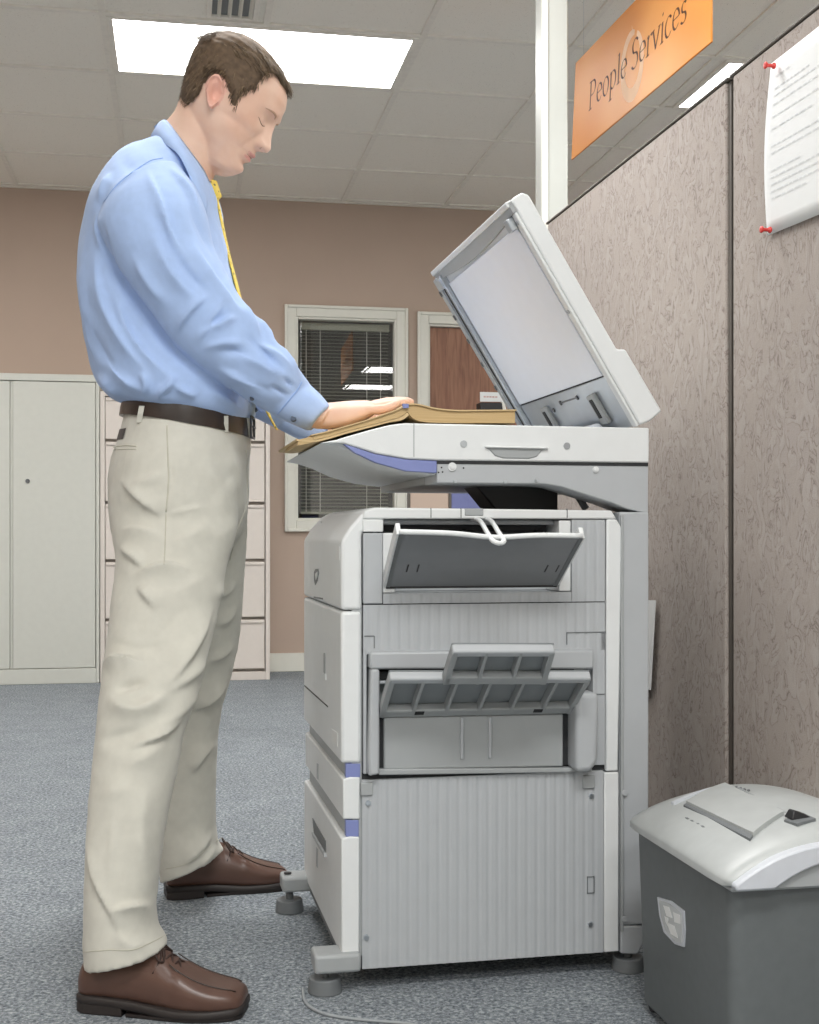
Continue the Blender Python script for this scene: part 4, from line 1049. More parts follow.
wf = side_plate('window_rim', [(658.5, 897), (672, 901), (685, 911), (685.5, 930), (684, 947), (675, 944), (664, 932), (660, 915)], .0025, 'shredtrim')
wp = side_plate('window_pane', [(660.5, 900), (672, 904), (683, 913), (683.3, 930), (682, 943.5), (675, 941), (666, 930), (662, 915)], .0032, 'clear', .002)
for P in ([(665, 905), (671, 907), (674, 918), (668, 916)], [(675, 912), (682, 915), (682, 924), (676, 922)], [(668, 922), (676, 926), (679, 938), (672, 934)], [(666, 916), (670, 918), (669, 926), (667, 922)]):
    side_plate('paper_shreds', P, .0036, 'paper', .0008, wp)
for x in (.035, SW-.035):
    for y in (.05, SLn-.03):
        bm = bmesh.new(); cyl(bm, (x-.008, y, .013), (1, 0, 0), .013, .016, 18); obj('caster', bm, 'black', shr)
# floor cable near the copier foot
pts = [floor_at(*p, z=.003) for p in ((303, 988), (304, 998), (309, 1006), (322, 1013), (340, 1017), (365, 1020), (390, 1022), (410, 1024), (440, 1030))]
bm = bmesh.new(); tube(bm, [tuple(p) for p in catmull([tuple(p) for p in pts], 6)], .0028, 8)
tag(obj('power_cable', bm, 'cable', None, smooth=True), 'thin grey cable curling on the carpet below the copier foot', 'cable')
# ------------------------------------------------------------------ the man
DM = 2.40                                            # distance of his mid-line from the eye
root = at(170, 1000, DM); root.z = 0
man = thing('person', 'man in blue shirt and khaki trousers standing and pressing a book on the copier', 'person', root)
def child(name, me, m, parent=man):
    """mesh given in world space, parented to the man's base"""
    co = get_co(me); set_co(me, co-np.array(root)); o = link(name, me, m, parent); return o
def cbm(name, bm, m, parent=man, smooth=True, sharp=None):
    bmesh.ops.recalc_face_normals(bm, faces=bm.faces)
    me = bpy.data.meshes.new(name); bm.to_mesh(me); bm.free()
    if smooth: me.shade_smooth()
    if sharp: me.set_sharp_from_angle(angle=math.radians(sharp))
    return child(name, me, m, parent)
LAT = FW
def ering(A, B, hw, n=2.15, k=40, ax=None, shift=0.0):
    """super-elliptic ring through the two outline points A (back) and B (front)"""
    c = (A+B)/2; u = (B-A)/2; v = (ax or LAT)*hw; out = []
    for i in range(k):
        t = 2*math.pi*i/k; cs, sn_ = math.cos(t), math.sin(t)
        a = math.copysign(abs(cs)**(2/n), cs); b = math.copysign(abs(sn_)**(2/n), sn_)
        out.append(c+u*a+v*b+LAT*shift)
    return out
def prings(rows, n=2.15, k=40, ax=None):
    return [ering(at(l[0], l[1], d), at(r[0], r[1], d), hw, n, k, ax) for l, r, d, hw in rows]
def fitted(rows, n=2.15, k=40, droop=None, it=4):
    """rings whose projected outline follows the drawn outline (nearer halves would otherwise swell it)"""
    ly, lx = [r[0][1] for r in rows], [r[0][0] for r in rows]; ry, rx = [r[1][1] for r in rows], [r[1][0] for r in rows]
    o1, o2 = np.argsort(ly), np.argsort(ry)
    ly, lx, ry, rx = np.array(ly)[o1], np.array(lx)[o1], np.array(ry)[o2], np.array(rx)[o2]
    out = []
    for i, (l, r, d, hw) in enumerate(rows):
        A, B = list(l), list(r); dz = droop[i] if droop else 0
        for _ in range(it+1):
            ring = ering(at(*A, d), at(*B, d), hw, n, k); c = (at(*A, d)+at(*B, d))/2
            if dz: ring = [p - UP*dz*min(1, abs((p-c).dot(LAT))/hw)**1.6 for p in ring]
            X, Y = project(np.array([tuple(p) for p in ring])); a, b = X.argmin(), X.argmax()
            if _ == it: break
            A[0] += .8*(np.interp(Y[a], ly, lx)-X[a]); B[0] += .8*(np.interp(Y[b], ry, rx)-X[b])
        out.append(ring)
    return out
def dense(rows, m=4):
    flat = catmull([(*l, *r, d, hw) for l, r, d, hw in rows], m)
    return [((f[0], f[1]), (f[2], f[3]), f[4], f[5]) for f in flat]

# ---- trousers
pel = [((124, 411), (250, 427), DM, .150), ((119, 436), (250.5, 444), DM, .158), ((111, 458), (250, 462), DM, .168), ((108, 485), (249, 487), DM, .176), ((108, 510), (248, 510), DM, .178), ((113, 540), (240, 534), DM, .165), ((130, 560), (225, 556), DM, .13)]
nleg = [((112, 470), (236, 470), 2.335, .085), ((108, 500), (238, 500), 2.33, .095), ((111, 530), (236.5, 530), 2.315, .095), ((116, 560), (227, 564), 2.295, .090), ((111, 600), (218.5, 610), 2.265, .086), ((106, 640), (210, 648), 2.235, .083), ((101, 675), (199, 690), 2.21, .080), ((97, 715), (186, 726), 2.185, .076), ((91, 770), (176, 780), 2.155, .073), ((86, 830), (165, 836), 2.13, .071), ((83, 890), (157, 892), 2.112, .070), ((82, 930), (158, 922), 2.105, .072), ((83, 966), (170, 945), 2.10, .074)]
fleg = [((125, 470), (246, 472), 2.47, .085), ((128, 500), (248, 500), 2.485, .092), ((134, 535), (247, 535), 2.51, .094), ((143, 570), (245, 572), 2.54, .090), ((147, 605), (243, 607), 2.57, .086), ((150, 640), (239, 642), 2.60, .082), ((150, 675), (231, 677), 2.625, .078), ((148, 715), (221, 715), 2.65, .072), ((147, 765), (217, 768), 2.67, .070), ((150, 815), (216, 815), 2.685, .069), ((156, 850), (217.5, 838), 2.69, .071), ((160, 881), (224, 851), 2.70, .073)]
bm = bmesh.new()
for rows in (pel, nleg, fleg): loft(bm, fitted(dense(rows, 4), 2.1))
tro = remeshed(bm, .0045, 4)
wrinkle(tro, .004, 9, (1, 1, .8), 3); wrinkle(tro, .0018, 24, (1, 1, 1.6), 8)
FT = [
 # seat and hip
 ([(128, 485), (150, 478), (166, 470)], 5, 5, .2), ([(118, 478), (140, 500), (164, 518)], 5, 9, -.4), ([(118, 530), (140, 528), (163, 535)], 5, 6, .4),
 ([(118, 545), (138, 562), (146, 570)], 5, 9, -.3), ([(130, 576), (165, 564), (195, 572)], 6, 10, .5), ([(165, 515), (190, 508), (212, 506)], 6, 5, .5),
 ([(166, 545), (190, 535), (214, 520)], 8, 5, .3), ([(172, 440), (171, 480), (167, 515)], 3, -2.5, 0),
 ([(225, 440), (236, 470), (238, 505)], 7, 5, .2), ([(200, 450), (220, 490), (232, 520)], 9, 5, 0),
 # thigh
 ([(135, 585), (150, 602), (158, 612)], 6, 9, -.4), ([(215, 600), (198, 640), (178, 672), (160, 690)], 7, 11, .35), ([(209, 655), (196, 672), (165, 694)], 6, 8, .2),
 # knee
 ([(98, 668), (120, 656), (150, 662)], 6, 12, .5), ([(104, 690), (120, 704), (140, 708), (172, 690)], 8, 13, .2), ([(112, 693), (130, 686), (152, 682)], 5, -8, 0),
 ([(186, 715), (160, 736), (126, 750)], 5, 11, .5), ([(200, 690), (180, 712), (150, 730)], 7, 7, .2), ([(120, 770), (140, 760), (170, 740)], 9, 6, 0),
 # shin and hem
 ([(82, 820), (96, 880), (110, 912), (128, 950)], 6, 8, -.5), ([(108, 913), (130, 904), (154, 906)], 6, 11, .45), ([(110, 930), (132, 946), (150, 938)], 7, 6, 0), ([(112, 800), (112, 850), (108, 900)], 5, 3, 0), ([(150, 770), (140, 830), (150, 890)], 10, 6, 0),
 # far leg
 ([(236, 580), (226, 592), (214, 598)], 5, 7, .2), ([(238, 605), (226, 620), (212, 628)], 5, 7, .2), ([(236, 640), (222, 655), (205, 662)], 5, 7, .2), ([(230, 680), (210, 700), (190, 712)], 6, 11, .4), ([(219, 742), (205, 752), (190, 776)], 6, 9, .3), ([(214, 830), (200, 850), (180, 868)], 6, 7, .3), ([(218, 845), (204, 862), (200, 872)], 4, 6, 0)]
folds(tro, [(p, w*1.0, h*1.35, s) for p, w, h, s in FT])
folds(tro, [([(104, 640), (140, 648), (176, 640)], 10, -7, .3), ([(150, 600), (180, 590), (208, 575)], 12, 6, .3), ([(128, 620), (150, 640), (190, 600)], 10, -6, 0), ([(92, 800), (120, 790), (150, 800)], 14, 5, .3), ([(96, 745), (120, 735), (150, 728)], 8, -7, .2)])
trou = child('trousers', tro, 'khaki')
def on_near(px, py, d): return at(px, py, d)
class Surf:
    """closest hit on a finished garment along the sight line, so trims lie on the cloth"""
    def __init__(s, o):
        from mathutils.bvhtree import BVHTree
        me = o.data; base = np.array(root)
        s.t = BVHTree.FromPolygons([tuple(v.co + root) for v in me.vertices], [tuple(p.vertices) for p in me.polygons])
    def __call__(s, px, py, off=.001, dflt=2.3):
        v = (FW + RT*((px-CX)/F) + UP*((HY-py)/F)).normalized(); h = s.t.ray_cast(EYE, v)
        return (h[0]-v*off) if h[0] is not None else at(px, py, dflt)
ST = Surf(trou)
def seamline(name, P, m, r, S_, parent, off=.0004, dflt=2.3):
    bm = bmesh.new(); tube(bm, [S_(x, y, off, dflt) for x, y in [tuple(q) for q in catmull(P, 5)]], r, 6); return cbm(name, bm, m, parent)
seamline('side_seam', [(167, 425), (167.5, 445), (168.5, 480), (166, 512)], 'khakiseam', .0012, ST, trou)
seamline('side_seam', [(166, 514), (165, 545), (164, 565)], 'khakiseam', .0009, ST, trou)
seamline('pocket_welt', [(113.5, 447), (125, 445.5), (136.5, 446)], 'khakiseam', .0014, ST, trou)
seamline('pocket_welt', [(113, 450), (125, 449), (136.5, 449.5)], 'khakiseam', .0009, ST, trou)
seamline('hem_stitch', [(83.5, 952), (110, 950), (132, 950), (150, 943), (167, 934)], 'khakiseam', .0008, ST, trou)
seamline('hem_stitch', [(165, 869), (190, 862), (221, 838)], 'khakiseam', .0008, ST, trou, dflt=2.65)
seamline('inseam', [(246, 450), (247, 500), (238, 528), (230, 560)], 'khakiseam', .0009, ST, trou)
bm = bmesh.new(); g_ = [[bm.verts.new(ST((119.5+6.5*u)*(1-t)+(116.5+6.5*u)*t, 429+11*t-1.0*u, .003, 2.35)) for t in (0, .33, .66, 1)] for u in (0, .33, .66, 1)]
for i in range(3):
    for j in range(3): bm.faces.new((g_[i][j], g_[i+1][j], g_[i+1][j+1], g_[i][j+1]))
cbm('pocket_tag', bm, 'sole', trou, False)

# ---- belt
bt_rows = []
def belt_ring(l, r, hw, d=DM): return ering(at(*l, d), at(*r, d), hw, 2.1, 64)
a = belt_ring((122, 417), (251, 438), .1555); b = belt_ring((125.5, 401), (251.5, 419.5), .1535)
a_ = belt_ring((126, 417), (248, 438), .149); b_ = belt_ring((129, 401), (248, 419.5), .148)
bm = bmesh.new(); rr = [a, [p.lerp(q, .5)+(p-(a_[i])).normalized()*.001 for i, (p, q) in enumerate(zip(a, b))], b, b_, a_]
vs = [[bm.verts.new(p) for p in r] for r in rr]
for j in range(5):
    for i in range(64): bm.faces.new((vs[j][i], vs[j][(i+1) % 64], vs[(j+1) % 5][(i+1) % 64], vs[(j+1) % 5][i]))
belt = cbm('belt', bm, 'belt', man, True, 45)
SB = Surf(belt)
def bpt(px, py, off=.002): return SB(px, py, off, 2.27)
def bandstrip(name, P, w, m, parent, S_, off=.0025, th=.0016):
    bm = bmesh.new(); pts = [S_(x, y, off) for x, y in P]; rings = []
    for p in pts: rings.append([p-RT*w-FW*th, p+RT*w-FW*th, p+RT*w+FW*th, p-RT*w+FW*th])
    loft(bm, rings); return cbm(name, bm, m, parent, False)
def SBT(px, py, off):
    p, q = SB(px, py, off, 2.6), ST(px, py, off, 2.6)
    return p if (p-EYE).length < (q-EYE).length else q
bandstrip('belt_loop', [(143, 397.5), (142, 406), (140.5, 414), (139, 422.5)], .0048, 'khaki', trou, SBT)
bandstrip('belt_loop', [(226, 408), (226, 416), (226, 424), (226, 432)], .0042, 'khaki', trou, SBT)
bandstrip('belt_loop', [(247.5, 418), (248.5, 428), (249.5, 437)], .003, 'khaki', trou, SBT, .003)
c = at(252.5, 427.5, 2.38)
bm = bmesh.new()
for dz in (-.019, .019): tube(bm, [c+UP*dz-FW*.02, c+UP*dz+FW*.025], .0025, 8)
for dy in (-.02, .025): tube(bm, [c+FW*dy-UP*.019, c+FW*dy+UP*.019], .0025, 8)
tube(bm, [c-FW*.02+RT*.003, c+FW*.02+RT*.003], .002, 6)
cbm('buckle', bm, 'dark_steel', belt)

# ---- shirt
torso = [((158, 134), (207, 176), 2.39, .062), ((141, 140), (213, 188), 2.39, .125), ((119, 152), (217, 200), 2.40, .185), ((101, 172), (221, 214), 2.405, .208), ((90, 192), (224, 228), 2.41, .212), ((83, 215), (228, 246), 2.41, .208), ((78.5, 243), (233, 268), 2.41, .198), ((77.5, 272), (238, 292), 2.405, .19), ((80, 303), (243, 316), 2.40, .185), ((85, 335), (247, 345), 2.40, .180), ((91, 365), (251, 372), 2.40, .178), ((99, 385), (254, 396), 2.40, .176), ((111, 397.5), (255, 411), 2.40, .168), ((122, 402.5), (253, 420), 2.40, .156), ((127, 407), (249, 424), 2.40, .142)]
nslv = [((112, 196), (176, 164), 2.275, .062), ((104, 208), (196, 186), 2.25, .074), ((100, 224), (207, 216), 2.235, .080), ((106, 247), (212, 243), 2.23, .079), ((119, 274), (224, 268), 2.232, .077), ((136, 299), (237, 291), 2.236, .074), ((154, 324), (252, 310), 2.24, .071), ((172, 347), (267, 328), 2.245, .068), ((192, 364), (281, 346), 2.25, .065), ((216, 379), (293, 361), 2.255, .062), ((243, 397), (303, 374), 2.26, .057), ((262, 409), (308, 381), 2.265, .049), ((272, 414), (309, 384.5), 2.268, .041)]
cuff = [((271, 414.5), (304, 381), 2.268, .040), ((279, 418.5), (311, 386), 2.27, .043), ((296, 427), (322, 396), 2.272, .043), ((309, 431), (331, 406.5), 2.275, .042)]
S3 = lambda x, y: (178+(x-178)*.885+20*max(0, (x-100)/230), 536+(y-536)*.885)
def far(rows, dd=.37, dx=0):
    out = []
    for l, r, d, hw in rows:
        out.append((S3(*l), S3(*r), d+dd-.11*min(1, max(0, (r[0]-200)/130)), hw))
    return out
def rings_perp(rows, n=2.05):
    return prings(dense(rows, 4), n, 36)
bm = bmesh.new(); TD = dense(torso, 4); DR = np.interp([r[0][1] for r in TD], [134, 140, 152, 172, 192, 215, 243], [.0, .035, .07, .06, .035, .012, 0])
loft(bm, fitted(TD, 2.25, 48, list(DR)))
loft(bm, rings_perp(nslv)); loft(bm, rings_perp(cuff))
fs = far(nslv); fc = [((l[0]+4, l[1]+1.5), (r[0]+4, r[1]+1.5), d, h) for l, r, d, h in far(cuff)]
loft(bm, rings_perp(fs)); loft(bm, rings_perp(fc))
shm = remeshed(bm, .0042, 3)
wrinkle(shm, .0035, 11, (1, 1, .7), 11); wrinkle(shm, .0016, 30, (1, 1, .8), 5)
FS = [
 # armhole line and back drape
 ([(100, 205), (102, 222), (112, 262), (128, 288), (146, 312), (178, 353), (214, 378)], 5, -13, .3),
 ([(80, 235), (84, 290), (92, 345), (112, 385)], 7, 6, 0), ([(92, 240), (104, 300), (130, 350), (158, 385)], 7, 8, .3), ([(112, 285), (130, 330), (158, 365), (190, 390)], 7, 8, .3),
 ([(100, 355), (124, 378), (150, 394)], 6, 8, .2), ([(96, 372), (112, 388), (124, 398)], 5, 7, 0), ([(176, 372), (170, 384), (160, 394), (168, 400)], 4, 9, 0), ([(172, 380), (182, 390), (200, 398)], 4, 7, 0),
 ([(140, 370), (146, 384), (142, 398)], 4, 6, 0), ([(205, 385), (225, 400), (245, 412)], 5, 6, 0),
 # shoulder
 ([(143, 165), (120, 184), (103, 204)], 3, 3, .3), ([(145, 163), (160, 200), (172, 235), (190, 262)], 4, 7, .4), ([(166, 164), (188, 190), (203, 222)], 5, 6, -.3), ([(178, 165), (196, 186), (203, 212)], 3, -6, 0),
 ([(100, 205), (98, 230), (104, 258)], 4, 6, 0), ([(112, 170), (104, 185), (98, 205)], 4, 5, 0),
 # upper sleeve
 ([(150, 225), (165, 258), (180, 282), (204, 306)], 6, 7, .3), ([(190, 235), (206, 268), (226, 296), (248, 322)], 6, 9, .3), ([(130, 250), (150, 285), (170, 310)], 6, 5, 0),
 # elbow
 ([(212, 292), (196, 306), (186, 318), (176, 338)], 4, 6, .3), ([(226, 296), (214, 318), (196, 346)], 4, 5, .2), ([(238, 296), (252, 322), (262, 342)], 5, 7, .2), ([(206, 332), (226, 320), (242, 318)], 4, 6, .2), ([(200, 350), (224, 342), (250, 344)], 5, 5, .2), ([(250, 312), (266, 330), (276, 350)], 4, 6, 0),
 # forearm into cuff
 ([(232, 350), (254, 360), (280, 374), (300, 386)], 5, 7, .2), ([(252, 342), (276, 356), (296, 378)], 4, 7, 0), ([(214, 366), (240, 378), (270, 392)], 5, 6, .2), ([(266, 338), (286, 356), (303, 380)], 4, 6, 0), ([(280, 374), (288, 382), (296, 390)], 3, -6, 0), ([(268, 384), (280, 392), (290, 398)], 3, -5, 0),
 # collar bone placket side
 ([(214, 206), (220, 236), (230, 268)], 4, 5, 0)]
folds(shm, [(p, w*.85, h*1.5, s) for p, w, h, s in FS])
folds(shm, [([(86, 320), (110, 365), (140, 388)], 9, -8, .3), ([(120, 300), (142, 345), (176, 378)], 9, -3.5, 0), ([(168, 240), (186, 270), (214, 300)], 5, -7, .2), ([(150, 200), (166, 240), (176, 262)], 5, -6, 0), ([(186, 200), (204, 236), (222, 268)], 4, -6, 0), ([(240, 330), (262, 350), (284, 374)], 4, -7, .2), ([(196, 330), (214, 322), (232, 312)], 4, -5, 0), ([(214, 352), (236, 352), (262, 358)], 4, -6, 0), ([(230, 376), (256, 386), (280, 396)], 4, -5, 0)])
shirt = child('shirt', shm, 'shirt')
SS = Surf(shirt)
seamline('shoulder_seam', [(143, 165), (130, 174), (116, 186), (104, 202)], 'shirtseam', .0012, SS, shirt)
seamline('shoulder_seam', [(143, 165), (152, 160), (163, 158)], 'shirtseam', .0009, SS, shirt)
seamline('placket', [(231, 388), (242, 396), (252, 404), (262, 412)], 'shirtseam', .0010, SS, shirt)
seamline('cuff_seam', [(302, 382), (296, 392), (286, 404), (277, 415)], 'shirtseam', .0012, SS, shirt)
for px, py, r in ((293.5, 419, .0055), (252, 398.5, .0042), (255.5, 410, .0042)):
    p = SS(px, py, .001, 2.24); bm = bmesh.new(); cyl(bm, p+FW*.002, -FW+UP*.2, r, .0055, 16, r*.85); cbm('button', bm, 'button', shirt, True, 40)

# collar: stand and turned-down leaf, mirrored about the mid plane
def curve3(P, n=8): return [Vector(p) for p in catmull(P, n)]
def collar_side(sgn):
    # (px, py, depth offset towards the viewer in m)
    topP = [(161, 121, 0), (167, 121.5, .04), (181, 139, .067), (194, 156, .070), (204, 170, .060), (210, 182, .025)]
    lowP = [(151, 136, 0), (157, 139.5, .07), (176, 152, .115), (187, 170, .13), (197, 196, .135), (206, 215.5, .12)]
    
    mk = lambda P: [at(x, y, DM-.01-sgn*o) for x, y, o in P]
    T_, L_ = curve3([tuple(p) for p in mk(topP)]), curve3([tuple(p) for p in mk(lowP)])
    rows = []
    for t_, l_ in zip(T_, L_):
        mid = t_.lerp(l_, .5) - LAT*sgn*.004
        rows.append([t_, t_.lerp(l_, .15)-LAT*sgn*.003, mid, l_])
    return rows
bm = bmesh.new()
for sgn in (1, -1):
    rows = collar_side(sgn); vs = [[bm.verts.new(p) for p in r] for r in rows]
    for a, b in zip(vs[:-1], vs[1:]):
        for i in range(3): bm.faces.new((a[i], b[i], b[i+1], a[i+1]))
    # stand inside
    vin = [[bm.verts.new(r[0]), bm.verts.new(r[0].lerp(r[3], .55)+LAT*sgn*.012)] for r in rows]
    for a, b in zip(vin[:-1], vin[1:]): bm.faces.new((a[0], a[1], b[1], b[0]))
bmesh.ops.remove_doubles(bm, verts=bm.verts, dist=.0004)
col_ = cbm('collar', bm, 'shirt', shirt)
so = col_.modifiers.new('solid', 'SOLIDIFY'); so.thickness = .0022; so.offset = 0

# tie: knot and blade hanging away from the chest as he leans
bm = bmesh.new()
tp = [(211, 181, .013), (214, 190, .020), (217, 199, .014), (220.5, 215, .018), (224.6, 236, .022), (229.6, 258, .026), (237.4, 288, .030), (244, 315, .036), (252, 350, .038), (259, 382, .040), (266, 408, .036), (272, 421, .020), (277, 430, .003)]
rings = []
for x, y, w in [tuple(q) for q in catmull(tp, 4)]:
    p = at(x, y, DM-.005); th = .0085 if y < 197 else .002
    rings.append([p-LAT*w-RT*th*.3, p-LAT*w*.5+RT*th, p+RT*th*1.3, p+LAT*w*.5+RT*th, p+LAT*w-RT*th*.3, p+LAT*w*.4-RT*th, p-LAT*w*.4-RT*th])
loft(bm, rings); cbm('tie', bm, 'tie', man)

# ---- head frame
PT = math.radians(32); SC = .00187; YAW = math.radians(-2)
Fh0 = RT*math.cos(PT) - UP*math.sin(PT); Uh = RT*math.sin(PT) + UP*math.cos(PT); Lh0 = -FW
Fh = Fh0*math.cos(YAW) + Lh0*math.sin(YAW); Lh = Lh0*math.cos(YAW) - Fh0*math.sin(YAW)
HO = at(217.7, 93.3, 2.385)
def hp3(a, b, c): return HO + (Fh*a + Uh*b + Lh*c)*SC
def interp(tab, b):
    xs = [t[0] for t in tab]; return [np.interp(b, xs, [t[k] for t in tab]) for k in range(1, len(tab[0]))]
# b, front a, back a, half width, front exponent
HEADT = [(-69, 44, 31, 9, 2.0), (-66, 51, 24, 15, 2.0), (-61, 56.5, 16, 19, 2.0), (-56, 59, 12, 21, 2.0), (-50, 60, 8, 24, 1.9), (-44, 58.5, -4, 28, 1.85), (-38, 60, -16, 30.5, 1.85), (-32, 61.5, -22, 32.5, 2.0), (-25, 62, -26, 34.5, 2.15), (-15, 61.5, -29, 36.5, 2.4), (-5, 62, -32, 38, 2.55), (5, 64.5, -35, 39, 2.55), (14, 66, -36.5, 39.8, 2.45), (24, 65.5, -37.5, 40, 2.35), (34, 61.5, -37, 39, 2.2), (40, 56, -33, 36.8, 2.1), (46, 48, -27.5, 32.5, 2.05), (52, 36, -19, 25, 2.0), (56, 20, -8, 14, 2.0), (57.5, 8, 0, 5, 2.0)]
def gauss(x, m, s): return math.exp(-((x-m)/s)**2)
def face_disp(a, b, c, fr):
    """(da, dc) modelling of the features; fr = how frontal the point is"""
    da = 0; ac = abs(c); dc = 0
    # nose: ridge, tip, wings
    h = np.interp(b, [-30, -27, -24, -19, -10, 0, 8], [0, 4, 11.5, 13.5, 8.5, 4.2, 0])
    wd = np.interp(b, [-28, -23, -18, -8, 2], [7, 8.2, 7, 5.2, 5.5])
    da += h*math.exp(-(ac/wd)**2.6)
    da += 5.5*gauss(b, -21, 4.5)*gauss(ac, 9, 3.2); da -= 1.6*gauss(b, -20, 6)*gauss(ac, 14, 1.8)
    da -= 3.0*gauss(b, -26.5, 2)*gauss(ac, 4.5, 2.2)
    # brow, sockets, lids
    da += 2.8*gauss(b, 10, 4.0)*gauss(ac, 15, 11)
    da -= 7.0*gauss(b, .5, 6.2)*gauss(ac, 15, 8.5)
    da += 4.2*gauss(b, -1.5, 4.6)*gauss(ac, 17, 6.2)
    da -= 1.6*gauss(b, 5.6, 1.7)*gauss(ac, 17, 8)
    da -= 1.4*gauss(b, -6.2, 1.4)*gauss(ac, 17, 7)
    # cheekbone and hollow
    da += 2.6*gauss(b, -14, 8)*gauss(ac, 23, 8); dc += 1.5*gauss(b, -12, 8)*gauss(a, 38, 14)
    dc -= 1.6*gauss(b, -30, 9)*gauss(a, 36, 12)
    # muzzle and lips
    da += 2.4*gauss(b, -37, 9)*gauss(ac, 0, 15)
    da += 2.8*gauss(b, -34.2, 2.6)*gauss(ac, 0, 10.5)
    da += 2.8*gauss(b, -41, 2.9)*gauss(ac, 0, 9.5)
    da -= 3.0*gauss(b, -37.5, 1.2)*gauss(ac, 0, 12)
    da -= 2.2*gauss(b, -46, 2.6)*gauss(ac, 0, 10)
    da -= 1.2*gauss(b, -30.5, 2.2)*gauss(ac, 0, 2.2)
    da -= 1.4*gauss(b, -33, 8)*gauss(ac, 17, 2.6)
    # chin
    da += 3.0*gauss(b, -53.5, 5)*gauss(ac, 0, 10)
    return da*fr, dc
def head_pt(b, t, off=0.0, feat=True):
    fa, ba, hw, nf = interp(HEADT, b); cx_ = 8.0 if b > -20 else np.interp(b, [-69, -60, -20], [37, 38, 8])
    cs, sn_ = math.cos(t), math.sin(t); n = nf if cs > 0 else 2.1
    A_ = (fa-cx_) if cs > 0 else (cx_-ba)
    a = cx_ + (A_+off)*math.copysign(abs(cs)**(2/n), cs); c = (hw+off)*math.copysign(abs(sn_)**(2/n), sn_)
    if feat and cs > 0:
        fr = min(1, max(0, (cs-.02)/.25)); da, dc = face_disp(a, b, c, fr); a += da; c += math.copysign(dc, c)
    return a, b, c
NB, NT = 150, 168
def head_rings(off=0.0):
    R_ = []
    for i in range(NB+1):
        b = -69+126.5*(i/NB)
        R_.append([hp3(*head_pt(b, 2*math.pi*k/NT, off)) for k in range(NT)])
    return R_
body = bmesh.new(); loft(body, head_rings())
# neck
nk = [((186, 88), (226, 110), 2.385, .046), ((180, 101), (222, 130), 2.387, .050), ((175, 113), (219, 152), 2.388, .053), ((166, 124), (214.5, 171), 2.39, .056), ((158, 136), (211, 187), 2.39, .064), ((146, 150), (212, 204), 2.40, .10)]
loft(body, prings(dense(nk, 4), 2.1, 48))
# ears
def ear(bm, s):
    P = []; ax_t = math.radians(-20)
    for i in range(15):
        r = i/14; row = []
        for k in range(40):
            t = 2*math.pi*k/40
            x = math.cos(t)*(7.6+1.2*math.sin(t)); y = math.sin(t)*(17.5 if math.sin(t) > 0 else 16.5)
            if y < 0: x *= 1-.28*(-y/16.5)
            x, y = x*r, y*r
            # relief: rolled rim, inner fold, hollow, lobe
            rim = 5.6*gauss(r, .9, .13)*(1.0 if math.sin(t) > -.55 else .55)
            if math.cos(t) > .75 and abs(math.sin(t)) < .5: rim *= .35
            anti = 2.4*gauss(r, .56, .13)*(1 if math.cos(t) < .3 else .25)
            hollow = -6.5*gauss(math.hypot(x-1.5, y+2), 0, 5.2)
            lobe = 1.5*gauss(y, -13, 4)
            h = 2.2 + rim + anti + hollow + lobe + (1-math.cos(t))*1.6*r
            a = -3+x*math.cos(ax_t)-y*math.sin(ax_t)*-1*-1; bb = -1+y*math.cos(ax_t)+x*math.sin(ax_t)
            a = 8 + x*math.cos(ax_t) + y*math.sin(ax_t)
            bb = -10 - x*math.sin(ax_t) + y*math.cos(ax_t)
            row.append((a, bb, s*(37.6+h)))
        P.append(row)
    vs = [[bm.verts.new(hp3(*p)) for p in r] for r in P[1:]]; cen = bm.verts.new(hp3(P[0][0][0], P[0][0][1], P[0][0][2]))
    for k in range(40): bm.faces.new((cen, vs[0][k], vs[0][(k+1) % 40]))
    for a, b in zip(vs[:-1], vs[1:]):
        for k in range(40): bm.faces.new((a[k], b[k], b[(k+1) % 40], a[(k+1) % 40]))
    back = [bm.verts.new(hp3(p[0]*.92, p[1]*.92, s*33)) for p in P[-1]]
    for k in range(40): bm.faces.new((vs[-1][k], back[k], back[(k+1) % 40], vs[-1][(k+1) % 40]))
    bm.faces.new(back)
for s in (1, -1): ear(body, s)
# trunk and limbs under the clothes (kept inside them)
tr = [((c_[0][0]*.86+.14*c_[1][0], c_[0][1]*.86+.14*c_[1][1]), (c_[1][0]*.86+.14*c_[0][0], c_[1][1]*.86+.14*c_[0][1]), c_[2], c_[3]*.74) for c_ in torso[1:]]
TB = dense(tr, 3); DB = np.interp([r[0][1] for r in TB], [140, 152, 172, 192, 215, 243], [.05, .075, .065, .035, .012, 0])
loft(body, fitted(TB, 2.2, 40, list(DB)))
shr_ = lambda rows, k, kh: [((c_[0][0]*(1-k)+k*c_[1][0], c_[0][1]*(1-k)+k*c_[1][1]), (c_[1][0]*(1-k)+k*c_[0][0], c_[1][1]*(1-k)+k*c_[0][1]), c_[2], c_[3]*kh) for c_ in rows]
loft(body, prings(dense(shr_(pel, .1, .86), 3), 2.1)); loft(body, prings(dense(shr_(nleg[:-1], .18, .66), 3), 2.1)); loft(body, prings(dense(shr_(fleg[:-1], .18, .66), 3), 2.1))
loft(body, prings(dense(shr_(nslv, .2, .62), 3), 2.05)); loft(body, prings(dense(shr_(fs, .2, .62), 3), 2.05))
wr = [((270, 408), (296, 386), 2.268, .026), ((290, 421), (313, 399), 2.272, .027), ((307, 427), (325, 407), 2.276, .028), ((320, 428.5), (334, 406), 2.279, .031)]
loft(body, prings(dense(wr, 4), 2.1, 32)); fw_ = [((l[0]+4, l[1]+1.5), (r[0]+4, r[1]+1.5), d, h) for l, r, d, h in far(wr)]
loft(body, prings(dense(fw_, 4), 2.1, 32))
